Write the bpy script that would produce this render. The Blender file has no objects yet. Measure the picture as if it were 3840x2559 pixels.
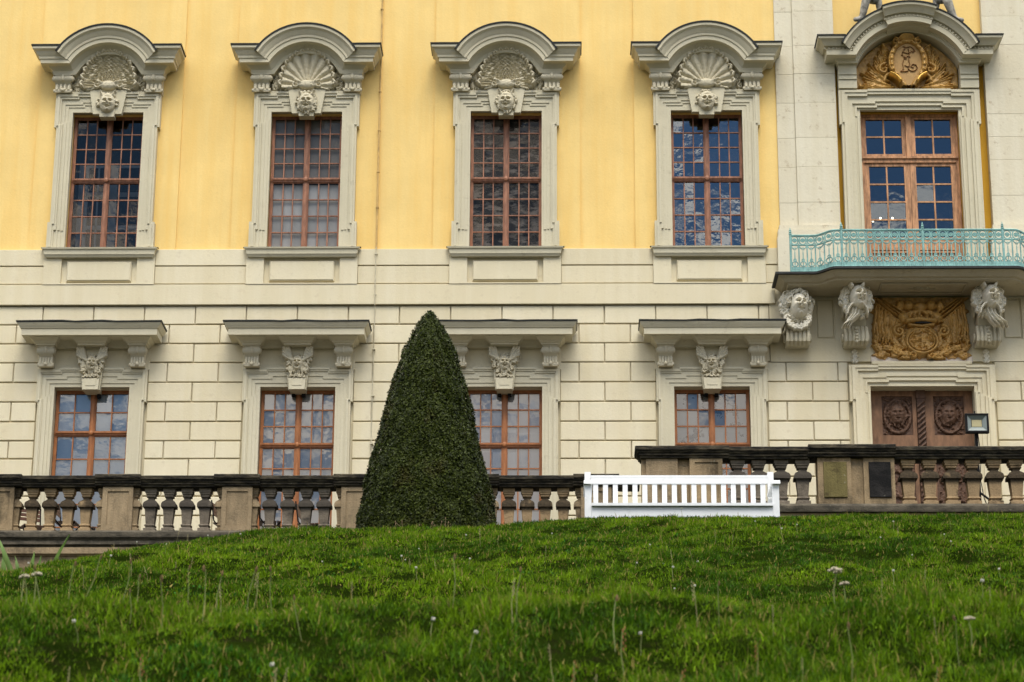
import bpy, bmesh, math, random
import numpy as np
from mathutils import Vector, Matrix
rnd = random.Random(7); npr = np.random.default_rng(11)
C = bpy.context.scene.collection
SC = bpy.context.scene

# ------------------------------------------------------------------ camera
PITCH, YAW, ROLL = 0.30806, 0.02405, 0.00558
CAM = Vector((3.599, -50.281, 1.6))
fw = Vector((-math.sin(YAW)*math.cos(PITCH), math.cos(YAW)*math.cos(PITCH), math.sin(PITCH)))
rt = Vector((math.cos(YAW), math.sin(YAW), 0)); up = rt.cross(fw)
rt2 = math.cos(ROLL)*rt + math.sin(ROLL)*up; up2 = -math.sin(ROLL)*rt + math.cos(ROLL)*up
cd = bpy.data.cameras.new('camera'); cam = bpy.data.objects.new('camera', cd); C.objects.link(cam)
cd.lens = 85; cd.sensor_width = 36; cd.sensor_fit = 'HORIZONTAL'; cd.clip_start = 0.3; cd.clip_end = 2000
cd.dof.use_dof = True; cd.dof.focus_distance = 40; cd.dof.aperture_fstop = 9.0
m = Matrix((rt2, up2, -fw)).transposed().to_4x4(); m.translation = CAM; cam.matrix_world = m
SC.camera = cam

# ------------------------------------------------------------------ sky, sun, exposure
SUN_EL, SUN_AZ = math.radians(54), math.radians(8)     # azimuth: from behind the viewer, swung to the right
wd = bpy.data.worlds.new('World'); SC.world = wd; wd.use_nodes = True
nt = wd.node_tree; nt.nodes.clear()
def N(t, k, **kw):
    n = t.nodes.new(k)
    for a, b in kw.items():
        if a.startswith('i_'):
            key = a[2:]; key = int(key) if key.isdigit() else key.replace('_', ' ')
            n.inputs[key].default_value = b
        else: setattr(n, a, b)
    return n
def L(t, a, b): t.links.new(a, b)
out = N(nt, 'ShaderNodeOutputWorld'); bg = N(nt, 'ShaderNodeBackground'); bg.inputs[1].default_value = 0.122
sky = N(nt, 'ShaderNodeTexSky'); sky.sky_type = 'NISHITA'; sky.sun_disc = False
sky.sun_elevation = SUN_EL; sky.sun_rotation = math.radians(180)-SUN_AZ; sky.altitude = 300; sky.dust_density = 0.6
tc = N(nt, 'ShaderNodeTexCoord'); mp = N(nt, 'ShaderNodeMapping'); mp.inputs['Scale'].default_value = (1, 1, 2.3); mp.inputs['Location'].default_value = (.37, .2, .1)
L(nt, tc.outputs['Generated'], mp.inputs[0])
n1 = N(nt, 'ShaderNodeTexNoise', i_Scale=5.5, i_Detail=12.0, i_Roughness=0.62, i_Distortion=0.5); L(nt, mp.outputs[0], n1.inputs['Vector'])
sx = N(nt, 'ShaderNodeSeparateXYZ'); L(nt, tc.outputs['Generated'], sx.inputs[0])
hz = N(nt, 'ShaderNodeMapRange'); hz.inputs['From Min'].default_value = 0.20; hz.inputs['From Max'].default_value = 0.31
hz.inputs['To Min'].default_value = 0.15; hz.inputs['To Max'].default_value = 0.0; L(nt, sx.outputs[2], hz.inputs[0])
hz2 = N(nt, 'ShaderNodeMapRange'); hz2.inputs['From Min'].default_value = 0.5; hz2.inputs['From Max'].default_value = 0.75
hz2.inputs['To Min'].default_value = 0.0; hz2.inputs['To Max'].default_value = 0.13; L(nt, sx.outputs[2], hz2.inputs[0])
a1 = N(nt, 'ShaderNodeMath', operation='ADD'); L(nt, n1.outputs[0], a1.inputs[0]); L(nt, hz.outputs[0], a1.inputs[1])
n3 = N(nt, 'ShaderNodeTexNoise', i_Scale=24.0, i_Detail=8.0, i_Roughness=0.65, i_Distortion=0.6); L(nt, mp.outputs[0], n3.inputs['Vector'])
s3 = N(nt, 'ShaderNodeMath', operation='MULTIPLY_ADD'); s3.inputs[1].default_value = .55; s3.inputs[2].default_value = -.275; L(nt, n3.outputs[0], s3.inputs[0])
a3 = N(nt, 'ShaderNodeMath', operation='ADD'); L(nt, a1.outputs[0], a3.inputs[0]); L(nt, s3.outputs[0], a3.inputs[1]); a1 = a3
a2 = N(nt, 'ShaderNodeMath', operation='ADD'); L(nt, a1.outputs[0], a2.inputs[0]); L(nt, hz2.outputs[0], a2.inputs[1])
cr = N(nt, 'ShaderNodeMapRange', interpolation_type='SMOOTHSTEP'); cr.inputs['From Min'].default_value = 0.49; cr.inputs['From Max'].default_value = 0.61
L(nt, a2.outputs[0], cr.inputs[0])
n2 = N(nt, 'ShaderNodeTexNoise', i_Scale=9.0, i_Detail=8.0); L(nt, mp.outputs[0], n2.inputs['Vector'])
cc = N(nt, 'ShaderNodeMix', data_type='RGBA'); cc.inputs[6].default_value = (7.8, 7.7, 7.6, 1); cc.inputs[7].default_value = (17.5, 16.8, 15.6, 1)
L(nt, n2.outputs[0], cc.inputs[0])
mx = N(nt, 'ShaderNodeMix', data_type='RGBA'); sb = N(nt, 'ShaderNodeVectorMath', operation='MULTIPLY'); sb.inputs[1].default_value = (.36, .54, .68); L(nt, sky.outputs[0], sb.inputs[0])
L(nt, cr.outputs[0], mx.inputs[0]); L(nt, sb.outputs[0], mx.inputs[6]); L(nt, cc.outputs[2], mx.inputs[7])
zen = N(nt, 'ShaderNodeFloatCurve'); cv = zen.mapping.curves[0]; cv.points[0].location = (0, .10); cv.points[1].location = (1, 1)
for q in ((.13, .14), (.24, .40), (.45, .55)): cv.points.new(*q)
zen.mapping.update(); L(nt, sx.outputs[2], zen.inputs['Value'])
zk = N(nt, 'ShaderNodeMath', operation='MULTIPLY'); zk.inputs[1].default_value = 1.65; L(nt, zen.outputs[0], zk.inputs[0])
zm = N(nt, 'ShaderNodeVectorMath', operation='SCALE'); L(nt, mx.outputs[2], zm.inputs[0]); L(nt, zk.outputs[0], zm.inputs['Scale'])
L(nt, zm.outputs[0], bg.inputs[0]); L(nt, bg.outputs[0], out.inputs[0])
sd = bpy.data.lights.new('sun', 'SUN'); sd.energy = 1.15; sd.angle = math.radians(26); sd.color = (1, .94, .83)
so = bpy.data.objects.new('sun', sd); C.objects.link(so)
sv = Vector((math.sin(SUN_AZ)*math.cos(SUN_EL), -math.cos(SUN_AZ)*math.cos(SUN_EL), math.sin(SUN_EL)))
so.rotation_euler = sv.to_track_quat('Z', 'Y').to_euler(); so.location = (0, -60, 60)
SC.view_settings.view_transform = 'Standard'; SC.view_settings.look = 'None'; SC.view_settings.gamma = 1
SC.view_settings.exposure = .93
SC.cycles.max_bounces = 8; SC.cycles.transparent_max_bounces = 12
SC.cycles.caustics_reflective = False; SC.cycles.caustics_refractive = False

# ------------------------------------------------------------------ materials
def newmat(name):
    mt = bpy.data.materials.new(name); mt.use_nodes = True; t = mt.node_tree; t.nodes.clear()
    o = N(t, 'ShaderNodeOutputMaterial'); p = N(t, 'ShaderNodeBsdfPrincipled'); L(t, p.outputs[0], o.inputs[0])
    return mt, t, p, o
def coords(t, scale=(1, 1, 1), kind='Object', loc=(0, 0, 0)):
    tc = N(t, 'ShaderNodeTexCoord'); mp = N(t, 'ShaderNodeMapping'); mp.inputs['Scale'].default_value = scale; mp.inputs['Location'].default_value = loc
    L(t, tc.outputs[kind], mp.inputs[0]); return mp.outputs[0]
def noise(t, vec, scale, detail=6, rough=.55, lo=.35, hi=.65):
    n = N(t, 'ShaderNodeTexNoise', i_Scale=scale, i_Detail=float(detail), i_Roughness=rough); L(t, vec, n.inputs['Vector'])
    r = N(t, 'ShaderNodeMapRange'); r.inputs['From Min'].default_value = lo; r.inputs['From Max'].default_value = hi
    L(t, n.outputs[0], r.inputs[0]); return r.outputs[0]
def mixc(t, fac, a, b, blend='MIX', amt=None):
    mx = N(t, 'ShaderNodeMix', data_type='RGBA', blend_type=blend)
    if amt is not None:
        ml = N(t, 'ShaderNodeMath', operation='MULTIPLY'); L(t, fac, ml.inputs[0]); ml.inputs[1].default_value = amt; fac = ml.outputs[0]
    if isinstance(fac, (int, float)): mx.inputs[0].default_value = fac
    else: L(t, fac, mx.inputs[0])
    for k, c in ((6, a), (7, b)):
        if isinstance(c, tuple): mx.inputs[k].default_value = (*c, 1)
        else: L(t, c, mx.inputs[k])
    return mx.outputs[2]
def bump(t, p, h, strength=.3, dist=.01):
    b = N(t, 'ShaderNodeBump'); b.inputs['Strength'].default_value = strength; b.inputs['Distance'].default_value = dist
    L(t, h, b.inputs['Height']); L(t, b.outputs[0], p.inputs['Normal'])
def world_pos(t, scale):
    g = N(t, 'ShaderNodeNewGeometry'); mp = N(t, 'ShaderNodeMapping'); mp.inputs['Scale'].default_value = scale
    L(t, g.outputs['Position'], mp.inputs[0]); return mp.outputs[0]
def plaster(name, base, streak, dark, streak_amt=.5, dark_amt=.35, rough=.85, fine=22, b=.25, isl=None):
    mt, t, p, o = newmat(name)
    big = noise(t, world_pos(t, (1, 1, 1)), .9, 5, .6)
    st = noise(t, world_pos(t, (2.6, 2.6, .16)), 1.5, 6, .6, .42, .7)
    fn = noise(t, world_pos(t, (1, 1, 1)), fine, 4, .6, .3, .7)
    sp = noise(t, world_pos(t, (1, 1, 1)), 5.5, 8, .7, .58, .72)
    c = mixc(t, big, tuple(x*.94 for x in base), tuple(min(1, x*1.05) for x in base))
    if isl:
        gi = N(t, 'ShaderNodeNewGeometry'); c = mixc(t, gi.outputs['Random Per Island'], c, tuple(x*y for x, y in zip(base, isl)), amt=.75)
    c = mixc(t, st, c, streak, amt=streak_amt)
    c = mixc(t, sp, c, dark, amt=dark_amt)
    c = mixc(t, fn, c, tuple(x*.86 for x in base), amt=.22)
    L(t, c, p.inputs['Base Color']); p.inputs['Roughness'].default_value = rough; p.inputs['Specular IOR Level'].default_value = .2
    bump(t, p, fn, b, .006)
    return mt
M_YEL = plaster('yellow_plaster', (.80, .58, .225), (.77, .48, .125), (.56, .38, .14), .5, .2)
M_YELD = plaster('ochre_plaster', (.60, .33, .035), (.5, .27, .03), (.42, .24, .04), .4, .2)
M_STONE = plaster('cream_stone_paint', (.675, .605, .43), (.71, .65, .50), (.45, .36, .23), .5, .42, isl=(.87, .84, .78))
M_TRIM = plaster('grey_trim_paint', (.565, .515, .375), (.61, .56, .43), (.34, .285, .19), .5, .45)
M_CARVE = plaster('carved_trim_stone', (.555, .50, .365), (.60, .55, .42), (.30, .245, .155), .3, .3, fine=30, b=.4)
M_PIL = plaster('weathered_limestone', (.645, .59, .445), (.70, .66, .54), (.32, .23, .13), .55, .85, fine=14, b=.4, isl=(.90, .88, .86))
M_BALC = plaster('shaded_balcony_stone', (.40, .345, .235), (.47, .42, .31), (.16, .12, .07), .5, .5)  # base darkened to put the slab's shade into the colour; dirt patches from noise
M_MASK = plaster('pale_sculpture_stone', (.74, .69, .56), (.78, .74, .64), (.42, .33, .21), .3, .5, fine=40, b=.4)
def simple(name, base, rough=.5, metal=0., var=.15, scale=8., spec=.4, stretch=(1, 1, 1), b=0.):
    mt, t, p, o = newmat(name)
    n = noise(t, coords(t, stretch), scale, 6, .6)
    c = mixc(t, n, tuple(x*(1-var) for x in base), tuple(min(1, x*(1+var)) for x in base))
    L(t, c, p.inputs['Base Color']); p.inputs['Roughness'].default_value = rough; p.inputs['Metallic'].default_value = metal
    p.inputs['Specular IOR Level'].default_value = spec
    if b: bump(t, p, n, b, .006)
    return mt
M_LEAD = simple('lead_flashing', (.014, .015, .013), .55, .0, .4, 6)
M_WOODU = simple('red_brown_window_wood', (.27, .12, .068), .5, 0, .35, 14, .35, (1, 1, .25))
M_WOODL = simple('orange_brown_window_wood', (.33, .125, .042), .45, 0, .22, 12, .35, (1, 1, .3))
M_WOODD = simple('pale_oak_door_wood', (.42, .215, .105), .5, 0, .4, 16, .3, (1, 1, .2))
M_DOOR = simple('dark_brown_door_wood', (.20, .105, .055), .6, 0, .3, 10, .3, (1, 1, .3))
M_DOORC = simple('carved_door_wood', (.10, .052, .03), .6, 0, .3, 20, .3)
M_GREEN = simple('turquoise_painted_iron', (.19, .36, .335), .5, 0, .22, 9, .4)
M_WHITE = plaster('white_bench_paint', (.70, .71, .72), (.64, .65, .645), (.40, .41, .37), .5, .35, .45, 40, .1)
M_BLACK = simple('black_metal', (.010, .010, .011), .7, 0, .3, 20, .1)
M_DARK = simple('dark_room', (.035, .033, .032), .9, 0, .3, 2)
M_INNER = simple('inner_casement_paint', (.26, .29, .32), .6, 0, .1, 4)
M_LENS = simple('lamp_lens_glass', (.17, .20, .185), .2, 0, .1, 4, .6)
M_LED = simple('led_panel', (.42, .37, .20), .4, 0, .05, 60)
M_CHAIR = simple('chair_slat_wood', (.11, .05, .028), .5, 0, .2, 12)
M_CABLE = simple('conductor_wire', (.50, .45, .32), .5, .3, .2, 5)
M_CABLEY = simple('ochre_painted_wire', (.52, .34, .12), .6, .0, .2, 5)
M_BRONZE = simple('grey_statue_stone', (.30, .28, .24), .8, 0, .45, 9, .2, (1, 1, 1), .4)
M_PAVE = simple('terrace_paving', (.085, .08, .07), .9, 0, .2, 3)
def gold_mat(name, base, dk, metal, rough):
    mt, t, p, o = newmat(name)
    n = noise(t, coords(t), 7, 8, .65, .35, .65); f = noise(t, coords(t), 45, 5, .6)
    c = mixc(t, n, base, dk); c = mixc(t, f, c, tuple(x*.7 for x in base), amt=.3)
    L(t, c, p.inputs['Base Color']); p.inputs['Metallic'].default_value = metal; p.inputs['Roughness'].default_value = rough
    bump(t, p, f, .3, .006); return mt
M_GOLD = gold_mat('dull_gilding', (.62, .36, .09), (.30, .165, .045), .12, .40)
M_GOLDB = gold_mat('bright_gilding', (.80, .50, .12), (.62, .36, .08), .75, .28)
M_GOLDF = gold_mat('ochre_field', (.44, .265, .085), (.37, .21, .065), .05, .6)
M_GOLDD = gold_mat('weathered_gilding', (.62, .35, .09), (.33, .185, .05), .06, .45)
M_SEAL = simple('dark_cipher', (.22, .105, .03), .55, .1, .3, 20)
def sandstone(name, base, crust, lo, hi, sc=3.0, flat=(1, 1, 1.8), belly=None):
    mt, t, p, o = newmat(name)
    big = noise(t, world_pos(t, (1, 1, 1)), 1.7, 6, .6)
    w = noise(t, world_pos(t, flat), sc, 10, .68, lo, hi)
    fn = noise(t, world_pos(t, (1, 1, 1)), 30, 5, .6, .3, .7)
    st = noise(t, world_pos(t, (9, 9, .9)), 1.2, 6, .6, .45, .75)
    lich = noise(t, world_pos(t, (1, 1, 1)), 11, 6, .6, .66, .74)
    c = mixc(t, big, tuple(x*.8 for x in base), tuple(x*1.18 for x in base))
    c = mixc(t, st, c, tuple(x*.55 for x in base), amt=.6)
    c = mixc(t, w, c, crust)
    c = mixc(t, lich, c, (.33, .31, .23), amt=.55)
    if belly:                                              # soot crust that settled on the shoulder of a baluster
        tc = N(t, 'ShaderNodeTexCoord'); sp = N(t, 'ShaderNodeSeparateXYZ'); L(t, tc.outputs['Object'], sp.inputs[0])
        rp = N(t, 'ShaderNodeMapRange', interpolation_type='SMOOTHSTEP'); rp.inputs['From Min'].default_value = .20; rp.inputs['From Max'].default_value = .09
        ab = N(t, 'ShaderNodeMath', operation='SUBTRACT'); L(t, sp.outputs[2], ab.inputs[0]); ab.inputs[1].default_value = .54
        a2 = N(t, 'ShaderNodeMath', operation='ABSOLUTE'); L(t, ab.outputs[0], a2.inputs[0]); L(t, a2.outputs[0], rp.inputs[0])
        nb = noise(t, world_pos(t, (1, 1, .6)), 2.3, 7, .6, .27, .42)
        ml = N(t, 'ShaderNodeMath', operation='MULTIPLY'); L(t, rp.outputs[0], ml.inputs[0]); L(t, nb, ml.inputs[1])
        c = mixc(t, ml.outputs[0], c, crust, amt=belly)
    c = mixc(t, fn, c, tuple(x*.5 for x in base), amt=.3)
    L(t, c, p.inputs['Base Color']); p.inputs['Roughness'].default_value = .92; p.inputs['Specular IOR Level'].default_value = .15
    bump(t, p, fn, .5, .012); return mt
M_SAND = sandstone('tan_sandstone', (.32, .24, .145), (.06, .047, .033), .52, .68, 2.2, (1, 1, .7))
M_SANDG = sandstone('grey_brown_sandstone', (.20, .165, .125), (.035, .031, .027), .50, .72, belly=.85)
M_SANDB = sandstone('stained_sandstone', (.37, .26, .145), (.018, .016, .013), .58, .72, 2.4, belly=.95)
M_SANDP = sandstone('stained_pier_sandstone', (.34, .25, .145), (.03, .025, .018), .47, .66, 1.9, (1, 1, .45))
M_CAP = sandstone('black_crusted_cap_stone', (.14, .115, .075), (.013, .0125, .012), .30, .56, 4.0, (1, 1, 5))
M_PLINTH = sandstone('mossy_plinth_stone', (.135, .115, .085), (.022, .022, .018), .46, .68, 3.0, (1, 1, 3))
M_MOSSP = sandstone('moss_stained_panel', (.17, .14, .055), (.055, .04, .02), .5, .7, 5)
M_BLACKP = sandstone('soot_blackened_panel', (.035, .032, .03), (.009, .009, .009), .35, .55, 3)
# glass: partly mirror, partly clear, slightly wavy old panes
def glass(name, refl, tint=(1, 1, 1), wavy=.03, wscale=5., rtint=(1, 1, 1)):
    mt = bpy.data.materials.new(name); mt.use_nodes = True; t = mt.node_tree; t.nodes.clear()
    o = N(t, 'ShaderNodeOutputMaterial'); tr = N(t, 'ShaderNodeBsdfTransparent'); tr.inputs[0].default_value = (*tint, 1)
    gl = N(t, 'ShaderNodeBsdfGlossy'); gl.inputs['Roughness'].default_value = .02; gl.inputs[0].default_value = (*rtint, 1)
    fr = N(t, 'ShaderNodeFresnel'); fr.inputs[0].default_value = 1.5
    k = N(t, 'ShaderNodeMath', operation='MULTIPLY'); k.inputs[1].default_value = refl/.045; k.use_clamp = True; L(t, fr.outputs[0], k.inputs[0])
    nz = N(t, 'ShaderNodeTexNoise', i_Scale=wscale, i_Detail=2.0); L(t, coords(t), nz.inputs['Vector'])
    b = N(t, 'ShaderNodeBump'); b.inputs['Strength'].default_value = 1; b.inputs['Distance'].default_value = wavy*.1; L(t, nz.outputs[0], b.inputs['Height'])
    L(t, b.outputs[0], gl.inputs['Normal'])
    mx = N(t, 'ShaderNodeMixShader'); L(t, k.outputs[0], mx.inputs[0]); L(t, tr.outputs[0], mx.inputs[1]); L(t, gl.outputs[0], mx.inputs[2]); L(t, mx.outputs[0], o.inputs[0])
    return mt
def blind(name, a, b, patch=None, plo=.5, phi=.6, psc=5., var=.5, stretch=(1, 1, 1)):
    mt, t, p, o = newmat(name)
    g = N(t, 'ShaderNodeNewGeometry'); c = mixc(t, g.outputs['Random Per Island'], a, b, amt=var)
    n = noise(t, coords(t, (1, 1, .4)), 4, 5, .6); c = mixc(t, n, c, tuple(x*.75 for x in a), amt=.4)
    if patch: c = mixc(t, noise(t, coords(t, stretch), psc, 8, .65, plo, phi), c, patch)
    L(t, c, p.inputs['Base Color']); p.inputs['Roughness'].default_value = .8; p.inputs['Specular IOR Level'].default_value = .1
    return mt

# ------------------------------------------------------------------ mesh builder
class MB:
    def __init__(s): s.v = []; s.f = []
    def poly(s, pts):
        i = len(s.v); s.v += [tuple(p) for p in pts]; s.f.append(tuple(range(i, i+len(pts)))); return s
    def box(s, x0, x1, y0, y1, z0, z1):
        i = len(s.v); s.v += [(x, y, z) for x in (x0, x1) for y in (y0, y1) for z in (z0, z1)]
        for a in ((0, 1, 3, 2), (4, 6, 7, 5), (0, 4, 5, 1), (2, 3, 7, 6), (0, 2, 6, 4), (1, 5, 7, 3)): s.f.append(tuple(i+k for k in a))
        return s
    def cbox(s, x0, x1, y0, y1, z0, z1, c=.01):
        # box whose front (low y) edges are chamfered; open at the back
        o = [(x0, z0), (x1, z0), (x1, z1), (x0, z1)]; n = [(x0+c, z0+c), (x1-c, z0+c), (x1-c, z1-c), (x0+c, z1-c)]
        i = len(s.v); s.v += [(x, y1, z) for x, z in o]+[(x, y0+c, z) for x, z in o]+[(x, y0, z) for x, z in n]
        for k in range(4):
            j = (k+1) % 4; s.f += [(i+k, i+j, i+4+j, i+4+k), (i+4+k, i+4+j, i+8+j, i+8+k)]
        s.f.append((i+8, i+9, i+10, i+11)); return s
    def prism(s, pts, y0, y1):
        n = len(pts); i = len(s.v); s.v += [(x, y0, z) for x, z in pts]+[(x, y1, z) for x, z in pts]
        s.f.append(tuple(range(i, i+n))); s.f.append(tuple(range(i+2*n-1, i+n-1, -1)))
        for k in range(n): j = (k+1) % n; s.f.append((i+k, i+j, i+n+j, i+n+k))
        return s
    def prismx(s, pts, x0, x1):      # pts are (y, z)
        n = len(pts); i = len(s.v); s.v += [(x0, y, z) for y, z in pts]+[(x1, y, z) for y, z in pts]
        s.f.append(tuple(range(i, i+n))); s.f.append(tuple(range(i+2*n-1, i+n-1, -1)))
        for k in range(n): j = (k+1) % n; s.f.append((i+k, i+j, i+n+j, i+n+k))
        return s
    def prismz(s, pts, z0, z1):      # pts are (x, y)
        n = len(pts); i = len(s.v); s.v += [(x, y, z0) for x, y in pts]+[(x, y, z1) for x, y in pts]
        s.f.append(tuple(range(i, i+n))); s.f.append(tuple(range(i+2*n-1, i+n-1, -1)))
        for k in range(n): j = (k+1) % n; s.f.append((i+k, i+j, i+n+j, i+n+k))
        return s
    def tube(s, pts, rad, n=8, cap=True):
        pts = [Vector(p) for p in pts]; R = rad if isinstance(rad, (list, tuple)) else [rad]*len(pts); i0 = len(s.v); ref = None
        for k, p in enumerate(pts):
            d = (pts[min(k+1, len(pts)-1)]-pts[max(k-1, 0)]).normalized()
            if ref is None: ref = d.orthogonal().normalized()
            ref = (ref-d*ref.dot(d)).normalized(); b = d.cross(ref)
            for a in range(n):
                t = 2*math.pi*a/n; s.v.append(tuple(p+(ref*math.cos(t)+b*math.sin(t))*R[k]))
        for k in range(len(pts)-1):
            for a in range(n):
                b = (a+1) % n; s.f.append((i0+k*n+a, i0+k*n+b, i0+(k+1)*n+b, i0+(k+1)*n+a))
        if cap: s.f.append(tuple(i0+a for a in range(n))); s.f.append(tuple(i0+(len(pts)-1)*n+a for a in range(n)))
        return s
    def rev(s, prof, cx, cy, n=12, sq=False, rot=0.):
        # prof: (radius, z); sq: square plan
        i0 = len(s.v); n = 4 if sq else n
        for r, z in prof:
            for a in range(n):
                t = 2*math.pi*a/n+(math.pi/4 if sq else rot); q = r*(math.sqrt(2) if sq else 1)
                s.v.append((cx+q*math.cos(t), cy+q*math.sin(t), z))
        for k in range(len(prof)-1):
            for a in range(n):
                b = (a+1) % n; s.f.append((i0+k*n+a, i0+k*n+b, i0+(k+1)*n+b, i0+(k+1)*n+a))
        s.f.append(tuple(i0+a for a in reversed(range(n)))); s.f.append(tuple(i0+(len(prof)-1)*n+a for a in range(n)))
        return s
    def ell(s, c, r, nu=12, nv=8):
        i0 = len(s.v)
        for j in range(nv+1):
            ph = math.pi*j/nv-math.pi/2
            for a in range(nu):
                t = 2*math.pi*a/nu; s.v.append((c[0]+r[0]*math.cos(ph)*math.cos(t), c[1]+r[1]*math.cos(ph)*math.sin(t), c[2]+r[2]*math.sin(ph)))
        for j in range(nv):
            for a in range(nu): b = (a+1) % nu; s.f.append((i0+j*nu+a, i0+j*nu+b, i0+(j+1)*nu+b, i0+(j+1)*nu+a))
        return s
    def cells(s, xs, zs, fy, back):
        # stepped plate: fy(x,z) gives the depth (y) of each cell or None; walls between cells of different depth
        xs = sorted(set(round(x, 4) for x in xs)); zs = sorted(set(round(z, 4) for z in zs))
        G = [[fy((xs[i]+xs[i+1])/2, (zs[j]+zs[j+1])/2) for j in range(len(zs)-1)] for i in range(len(xs)-1)]
        g = lambda i, j: G[i][j] if 0 <= i < len(xs)-1 and 0 <= j < len(zs)-1 else None
        for i in range(len(xs)-1):
            for j in range(len(zs)-1):
                y = G[i][j]; x0, x1, z0, z1 = xs[i], xs[i+1], zs[j], zs[j+1]
                if y is None: continue
                s.poly([(x0, y, z0), (x1, y, z0), (x1, y, z1), (x0, y, z1)])
                for di, dj, e in ((1, 0, ((x1, z0), (x1, z1))), (-1, 0, ((x0, z1), (x0, z0))), (0, 1, ((x1, z1), (x0, z1))), (0, -1, ((x0, z0), (x1, z0)))):
                    q = g(i+di, j+dj); q = back if q is None else q
                    if q > y+1e-5: s.poly([(e[0][0], y, e[0][1]), (e[0][0], q, e[0][1]), (e[1][0], q, e[1][1]), (e[1][0], y, e[1][1])])
        return s
    def sweep(s, path, prof, wall=0.05, ends=True):
        # path (x,z) left to right on the wall; prof (out,h) bottom to top; mitred, with returns at both ends
        n = len(path); cols = []
        nm = []
        for k in range(n-1):
            dx, dz = path[k+1][0]-path[k][0], path[k+1][1]-path[k][1]; l = math.hypot(dx, dz); nm.append((-dz/l, dx/l))
        for k in range(n):
            a, b = nm[max(k-1, 0)], nm[min(k, n-2)]; d = 1+a[0]*b[0]+a[1]*b[1]; mi = ((a[0]+b[0])/d, (a[1]+b[1])/d)
            e = -1 if k == 0 else (1 if k == n-1 else 0)
            col = [(path[k][0]+mi[0]*h+(e*o if ends else 0), -o, path[k][1]+mi[1]*h) for o, h in prof]
            if e == -1 and ends: cols.append([(x, wall, z) for x, y, z in col])
            cols.append(col)
            if e == 1 and ends: cols.append([(x, wall, z) for x, y, z in col])
        i0 = len(s.v); m_ = len(prof)
        for c in cols: s.v += c
        for k in range(len(cols)-1):
            for j in range(m_-1): s.f.append((i0+k*m_+j, i0+(k+1)*m_+j, i0+(k+1)*m_+j+1, i0+k*m_+j+1))
        if not ends:
            for k in (0, len(cols)-1): s.f.append(tuple(i0+k*m_+j for j in range(m_)))
        return s
    def grid(s, X, Z, Y, mask=None):
        # height field; X,Z,Y arrays [nz,nx]; faces with mask False are left out
        nz, nx = X.shape; i0 = len(s.v)
        s.v += list(map(tuple, np.stack([X, Y, Z], -1).reshape(-1, 3).tolist()))
        for j in range(nz-1):
            for i in range(nx-1):
                if mask is None or (mask[j, i] or mask[j+1, i] or mask[j, i+1] or mask[j+1, i+1]):
                    a = i0+j*nx+i; s.f.append((a, a+1, a+nx+1, a+nx))
        return s
    def xf(s, M, i0=0):
        for k in range(i0, len(s.v)): s.v[k] = tuple(M @ Vector(s.v[k]))
        return s
    def build(s, name, mat, parent=None, loc=(0, 0, 0), label=None, smooth=35, recalc=False):
        me = bpy.data.meshes.new(name); me.from_pydata(s.v, [], s.f)
        if recalc:
            bm = bmesh.new(); bm.from_mesh(me); bmesh.ops.remove_doubles(bm, verts=bm.verts, dist=1e-5); bmesh.ops.recalc_face_normals(bm, faces=bm.faces); bm.to_mesh(me); bm.free()
        me.materials.append(mat)
        if smooth:
            me.polygons.foreach_set('use_smooth', [True]*len(me.polygons)); me.set_sharp_from_angle(angle=math.radians(smooth))
        o = bpy.data.objects.new(name, me); C.objects.link(o); o.location = loc
        if parent: o.parent = parent
        if label: o['label'] = label
        return o
def tag(o, label=None, cat=None, group=None, kind=None):
    for k, v in (('label', label), ('category', cat), ('group', group), ('kind', kind)):
        if v: o[k] = v
    return o
def empty(name, loc=(0, 0, 0), parent=None, rz=0):
    o = bpy.data.objects.new(name, None); C.objects.link(o); o.location = loc; o.rotation_euler = (0, 0, rz); o.empty_display_size = .2
    if parent: o.parent = parent
    return o
def copy_tree(o, parent=None):
    c = o.copy(); C.objects.link(c)
    if parent is not None: c.parent = parent
    for ch in list(o.children): copy_tree(ch, c)
    return c

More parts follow.
